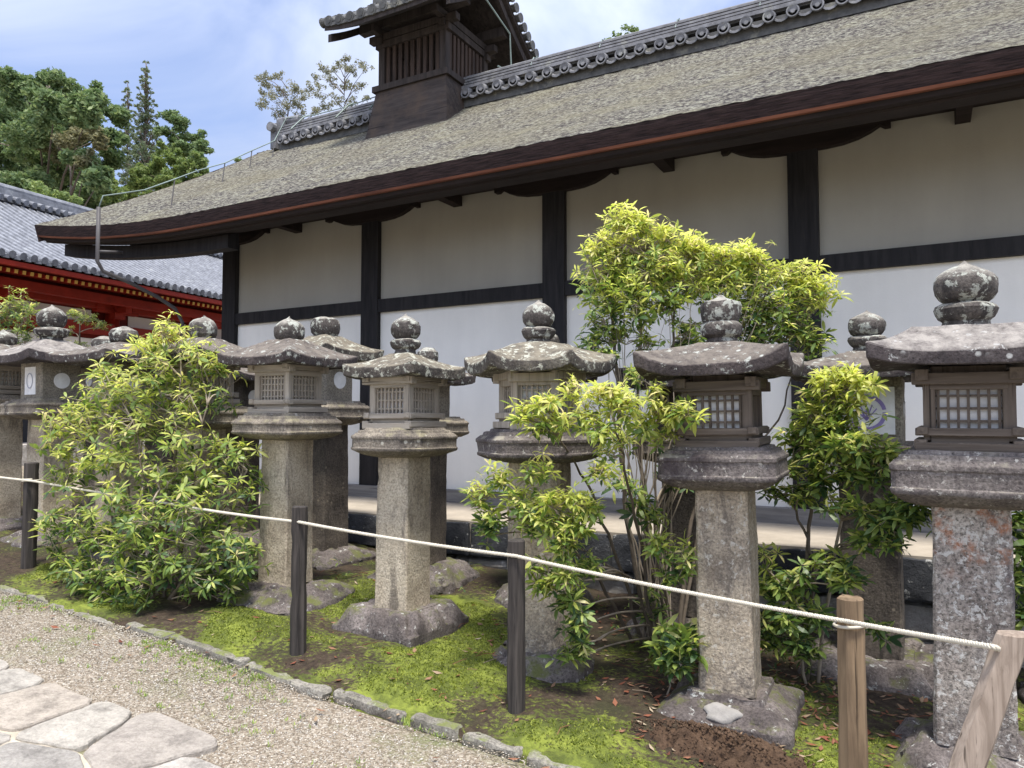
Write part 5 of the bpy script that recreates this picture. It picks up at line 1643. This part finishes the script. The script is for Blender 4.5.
stems.append(([g0(.06, .0), at(655, 540, 4.5), at(655, 430, 4.5), at(655, 350, 4.5)], .012))                            # 8
stems.append(([g0(.10, .05), at(700, 520, 4.9), at(780, 420, 5.05), at(805, 330, 5.0)], .013))                          # 9
for k in range(24):
    tx, ty = random.uniform(600, 800), random.uniform(265, 330)
    w = (tx - 600) / 200; Yk = 4.5 + .45 * w
    stems.append(([g0(random.uniform(-.12, .14), random.uniform(-.05, .08)), at(650 + (tx - 650) * .12 + random.uniform(-24, 16), 520, tb.y + (Yk - tb.y) * .4), at(650 + (tx - 650) * .5 + random.uniform(-20, 20), 415, tb.y + (Yk - tb.y) * .8), at(tx, ty, Yk)], random.uniform(.004, .009)))
C = []
for x, y, Y, rx, ry, n, yg, si in (
    (622, 222, 4.55, 22, 13, 34, .95, 0), (645, 226, 4.6, 18, 12, 26, .9, 1), (605, 248, 4.5, 22, 14, 34, .85, 0), (635, 250, 4.58, 30, 18, 58, .85, 1), (668, 240, 4.7, 22, 12, 34, .9, 1), (692, 250, 4.75, 26, 14, 42, .9, 2), (662, 268, 4.66, 30, 18, 56, .72, 1), (605, 275, 4.5, 26, 18, 44, .65, 0), (636, 284, 4.55, 30, 20, 54, .58, 1), (610, 304, 4.5, 26, 17, 40, .42, 0), (668, 300, 4.68, 26, 17, 36, .55, 2), (640, 312, 4.5, 18, 12, 18, .5, 1), (690, 282, 4.75, 24, 18, 36, .7, 2),
    (718, 258, 4.85, 26, 13, 40, .9, 2), (745, 256, 4.92, 26, 12, 38, .92, 3), (722, 285, 4.85, 28, 18, 44, .62, 2), (755, 278, 4.95, 30, 17, 46, .72, 3), (785, 275, 5.0, 24, 12, 34, .9, 3), (805, 288, 5.0, 26, 15, 36, .85, 9), (815, 303, 5.0, 18, 14, 22, .72, 9), (780, 302, 4.98, 30, 18, 44, .5, 9), (745, 312, 4.95, 26, 20, 36, .3, 3), (790, 325, 5.0, 28, 20, 36, .3, 9), (760, 335, 4.98, 24, 18, 30, .16, 9), (806, 345, 5.0, 20, 18, 22, .3, 9), (745, 345, 4.95, 14, 12, 12, .12, 3),
    (625, 335, 4.55, 22, 12, 10, .35, 1), (655, 345, 4.6, 20, 14, 9, .3, 1), (600, 325, 4.5, 16, 12, 10, .3, 0), (640, 375, 4.3, 20, 14, 9, .35, 8), (690, 330, 4.8, 22, 18, 16, .35, 2), (700, 350, 4.85, 18, 14, 10, .2, 2), (720, 320, 4.9, 20, 16, 14, .4, 3), (620, 480, 4.1, 20, 16, 9, .3, 5), (640, 500, 4.2, 18, 16, 8, .2, 5), (600, 470, 3.8, 16, 12, 8, .5, 4), (625, 440, 3.7, 16, 12, 8, .5, 5), (597, 345, 4.45, 18, 12, 18, .02, 0), (606, 358, 4.45, 10, 8, 8, .02, 0),
    (548, 402, 3.42, 15, 9, 12, .9, 4), (530, 408, 3.42, 14, 8, 10, .85, 4), (520, 415, 3.4, 9, 7, 6, .7, 4), (575, 390, 3.45, 13, 10, 9, .92, 4), (605, 392, 3.45, 22, 12, 22, .95, 5), (622, 408, 3.45, 20, 14, 22, .85, 5), (590, 415, 3.42, 20, 12, 16, .8, 5), (598, 430, 3.4, 14, 12, 12, .6, 5), (560, 422, 3.45, 16, 9, 10, .7, 4), (535, 428, 3.42, 12, 9, 8, .45, 4), (655, 392, 3.55, 12, 10, 9, .85, 8), (660, 414, 3.6, 20, 10, 16, .8, 8), (685, 410, 3.55, 16, 10, 14, .7, 8), (640, 425, 3.6, 14, 10, 10, .6, 8), (665, 436, 3.7, 16, 9, 10, .55, 8), (612, 452, 3.5, 9, 8, 6, .6, 5),
    (480, 492, 3.42, 17, 13, 15, .72, 6), (500, 478, 3.42, 15, 10, 11, .6, 6), (535, 468, 3.42, 16, 10, 14, .7, 6), (492, 515, 3.42, 14, 16, 12, .3, 6), (484, 530, 3.42, 8, 9, 5, .2, 6), (520, 500, 3.42, 18, 12, 16, .6, 6), (525, 525, 3.42, 14, 14, 12, .35, 6), (555, 500, 3.42, 22, 13, 22, .82, 7), (580, 502, 3.45, 16, 10, 13, .8, 7), (545, 522, 3.42, 17, 12, 15, .6, 7), (575, 528, 3.42, 19, 14, 19, .55, 7), (592, 510, 3.5, 14, 12, 10, .6, 7), (565, 545, 3.4, 16, 14, 14, .4, 7), (538, 568, 3.42, 10, 12, 8, .2, 7), (545, 585, 3.42, 13, 9, 10, .5, 7), (565, 580, 3.42, 16, 11, 13, .4, 7), (572, 602, 3.5, 16, 13, 14, .18, 7), (575, 622, 3.5, 12, 11, 9, .15, 7), (582, 642, 3.55, 14, 8, 8, .3, 7), (570, 655, 3.55, 12, 7, 7, .25, 7), (590, 570, 3.6, 14, 14, 10, .2, 7),
    (655, 515, 4.2, 12, 10, 8, .4, 8), (660, 545, 3.75, 14, 10, 9, .5, 8), (678, 560, 3.75, 14, 16, 12, .35, 8), (665, 575, 3.75, 10, 10, 6, .25, 8), (650, 610, 4.5, 18, 20, 10, .0, 7), (668, 475, 4.6, 14, 18, 10, .05, 8)):
    C.append(CL(x, y, Y, rx, ry, n, yg, si, rdepth=.06 if Y < 4 else None))
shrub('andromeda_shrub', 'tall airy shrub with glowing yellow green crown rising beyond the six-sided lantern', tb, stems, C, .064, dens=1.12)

# the shrub right of the soil-footed lantern
rb = Vector((-0.62, 4.55, gz(-.6)))
stems = [([rb + Vector((-.02, 0, -.05)), at(808, 540, 4.5), at(820, 460, 4.4), at(835, 390, 4.3)], .015), ([rb, at(815, 560, 4.5), at(790, 500, 4.45), at(770, 485, 4.4)], .013), ([rb + Vector((.04, 0, -.05)), at(840, 520, 4.4), at(870, 490, 4.25), at(905, 515, 4.15)], .011), ([rb + Vector((0, -.04, -.05)), at(800, 620, 4.4), at(785, 590, 4.3)], .010)]
C = []
for x, y, Y, rx, ry, n, yg, si in (
    (835, 378, 4.3, 20, 11, 22, .92, 0), (852, 384, 4.3, 20, 9, 18, .9, 0), (822, 395, 4.3, 20, 12, 24, .7, 0), (848, 405, 4.3, 22, 12, 24, .6, 0), (815, 418, 4.35, 26, 14, 28, .45, 0), (840, 428, 4.3, 24, 14, 26, .4, 0), (805, 440, 4.4, 24, 14, 22, .25, 1), (828, 452, 4.32, 26, 14, 28, .22, 0), (860, 448, 4.2, 24, 13, 24, .3, 2), (880, 462, 4.2, 20, 15, 22, .15, 2), (850, 472, 4.25, 24, 14, 24, .2, 2), (815, 478, 4.35, 22, 12, 18, .12, 1), (790, 468, 4.4, 14, 10, 8, .2, 1), (772, 492, 4.4, 12, 8, 7, .2, 1), (800, 495, 4.4, 18, 10, 12, .3, 1),
    (900, 505, 4.1, 20, 11, 18, .1, 2), (918, 515, 4.1, 15, 12, 12, .1, 2), (895, 525, 4.1, 14, 12, 10, .06, 2), (870, 515, 4.15, 18, 12, 14, .18, 2), (860, 540, 4.15, 14, 12, 9, .14, 2), (885, 545, 4.1, 10, 10, 6, .1, 2), (840, 505, 4.25, 18, 10, 11, .22, 2),
    (768, 562, 4.4, 10, 16, 9, .5, 3), (772, 590, 4.35, 14, 18, 14, .25, 3), (795, 580, 4.3, 18, 14, 14, .15, 3), (775, 625, 4.3, 16, 18, 16, .06, 3), (800, 612, 4.3, 22, 18, 20, .06, 3), (800, 645, 4.28, 22, 12, 14, .04, 3), (830, 565, 4.25, 22, 12, 14, .2, 3), (845, 580, 4.2, 14, 12, 10, .2, 3), (770, 645, 4.3, 12, 10, 8, .04, 3), (880, 630, 4.3, 18, 9, 8, .02, 3)):
    C.append(CL(x, y, Y, rx, ry, n, yg, si))
shrub('andromeda_shrub', 'leafy green shrub spreading over the purple crest lantern', rb, stems, C, .072)

# small plants
pb = at(668, 668, 3.86); pb.z = gz(pb.x) + .03
stems = [([pb - Vector((0, 0, .05)), at(668, 645, 3.84), at(675, 630, 3.8)], .006)]
C = [CL(675, 635, 3.78, 14, 8, 7, .1, 0, .05), CL(662, 652, 3.76, 14, 8, 6, .12, 0, .05), CL(688, 648, 3.74, 14, 10, 8, .06, 0, .05), CL(676, 662, 3.74, 18, 10, 10, .05, 0, .05)]
shrub('seedling_shrub', 'small leafy shoot against the foot of the soil-footed lantern', pb, stems, C, .085)
eb = Vector((0.62, 4.45, gz(.6)))
stems = [([eb - Vector((0, 0, .05)), at(1030, 600, 4.4), at(1026, 520, 4.4)], .009)]
C = [CL(1022, 520, 4.4, 14, 14, 12, .1, 0), CL(1026, 550, 4.38, 16, 16, 14, .05, 0), CL(1018, 585, 4.4, 12, 18, 12, .1, 0), CL(1028, 615, 4.4, 14, 14, 12, .02, 0)]
shrub('andromeda_shrub', 'dark green shrub at the right border behind the tallest lantern', eb, stems, C, .075)
# two trees seen over the lanterns at the far left
tb2 = Vector((-10.6, 5.4, gz(-10.6)))
stems = [([tb2, at(14, 360, 5.4), at(18, 320, 5.4)], .02)]
C = [CL(18, 305, 5.4, 15, 11, 44, .35, 0), CL(10, 318, 5.4, 14, 12, 26, .15, 0), CL(28, 318, 5.4, 12, 14, 22, .1, 0), CL(6, 338, 5.4, 14, 12, 18, .05, 0), CL(30, 338, 5.4, 10, 12, 12, .05, 0)]
shrub('clipped_tree', 'small domed tree above the lanterns at the left border', tb2, stems, C, .06)
tb3 = Vector((-10.1, 6.4, gz(-10.1)))
stems = [([tb3, at(78, 370, 6.4), at(80, 325, 6.4)], .03)]
C = [CL(74, 313, 6.4, 9, 4, 18, .5, 0), CL(88, 318, 6.4, 14, 5, 26, .5, 0), CL(100, 326, 6.4, 9, 4, 14, .4, 0), CL(80, 345, 6.4, 12, 5, 16, .3, 0), CL(72, 330, 6.4, 6, 4, 8, .3, 0)]
shrub('clipped_tree', 'little tree in flat tiers between two far lanterns', tb3, stems, C, .05)
# scrubby ground plants in the shade
def ground_plants():
    m = MB(); random.seed(9)
    for _ in range(150):
        k = random.random()
        if k < .45: x, y = random.uniform(-5.9, -4.2), random.uniform(3.35, 4.6)
        elif k < .75: x, y = random.uniform(-2.4, -.4), random.uniform(4.3, 5.3)
        else: x, y = random.uniform(-4.6, .5), random.uniform(4.4, 5.4)
        z = bed_z(x, y)
        rosette(m, Vector((x, y, z + random.uniform(.02, .10))), Vector((random.uniform(-.2, .2), random.uniform(-.2, .2), 1)).normalized(), random.uniform(.03, .06), 7, .03)
    o = m.build('undergrowth', [M['leaf_mid'], M['leaf_young'], M['leaf_deep']])
    tag(o, 'low dark green seedlings growing in the shade between lanterns', 'undergrowth', kind='stuff')
ground_plants()
# grass tufts in the gravel by the kerb
m = MB(); random.seed(12)
for _ in range(1300):
    x = random.uniform(-7.5, -.3); y = 2.86 - abs(random.gauss(0, .09)) if random.random() < .7 else random.uniform(2.3, 2.9)
    if noise.noise(Vector((x * 1.3, y * 2, 4))) < -.05: continue
    for b in range(random.randint(5, 10)):
        a = random.uniform(0, 6.28); h = random.uniform(.006, .022); r = random.uniform(0, .025)
        p = Vector((x + r * math.cos(a), y + r * math.sin(a), gz(x)))
        w = Vector((-math.sin(a), math.cos(a), 0)) * .003
        m.add([p - w, p + w, p + Vector((math.cos(a) * h * .7, math.sin(a) * h * .7, h))], [(0, 1, 2)])
tag(m.build('grass', M['leaf_mid']), 'short green grass sprouting in the gravel along the kerb', 'grass', kind='stuff')
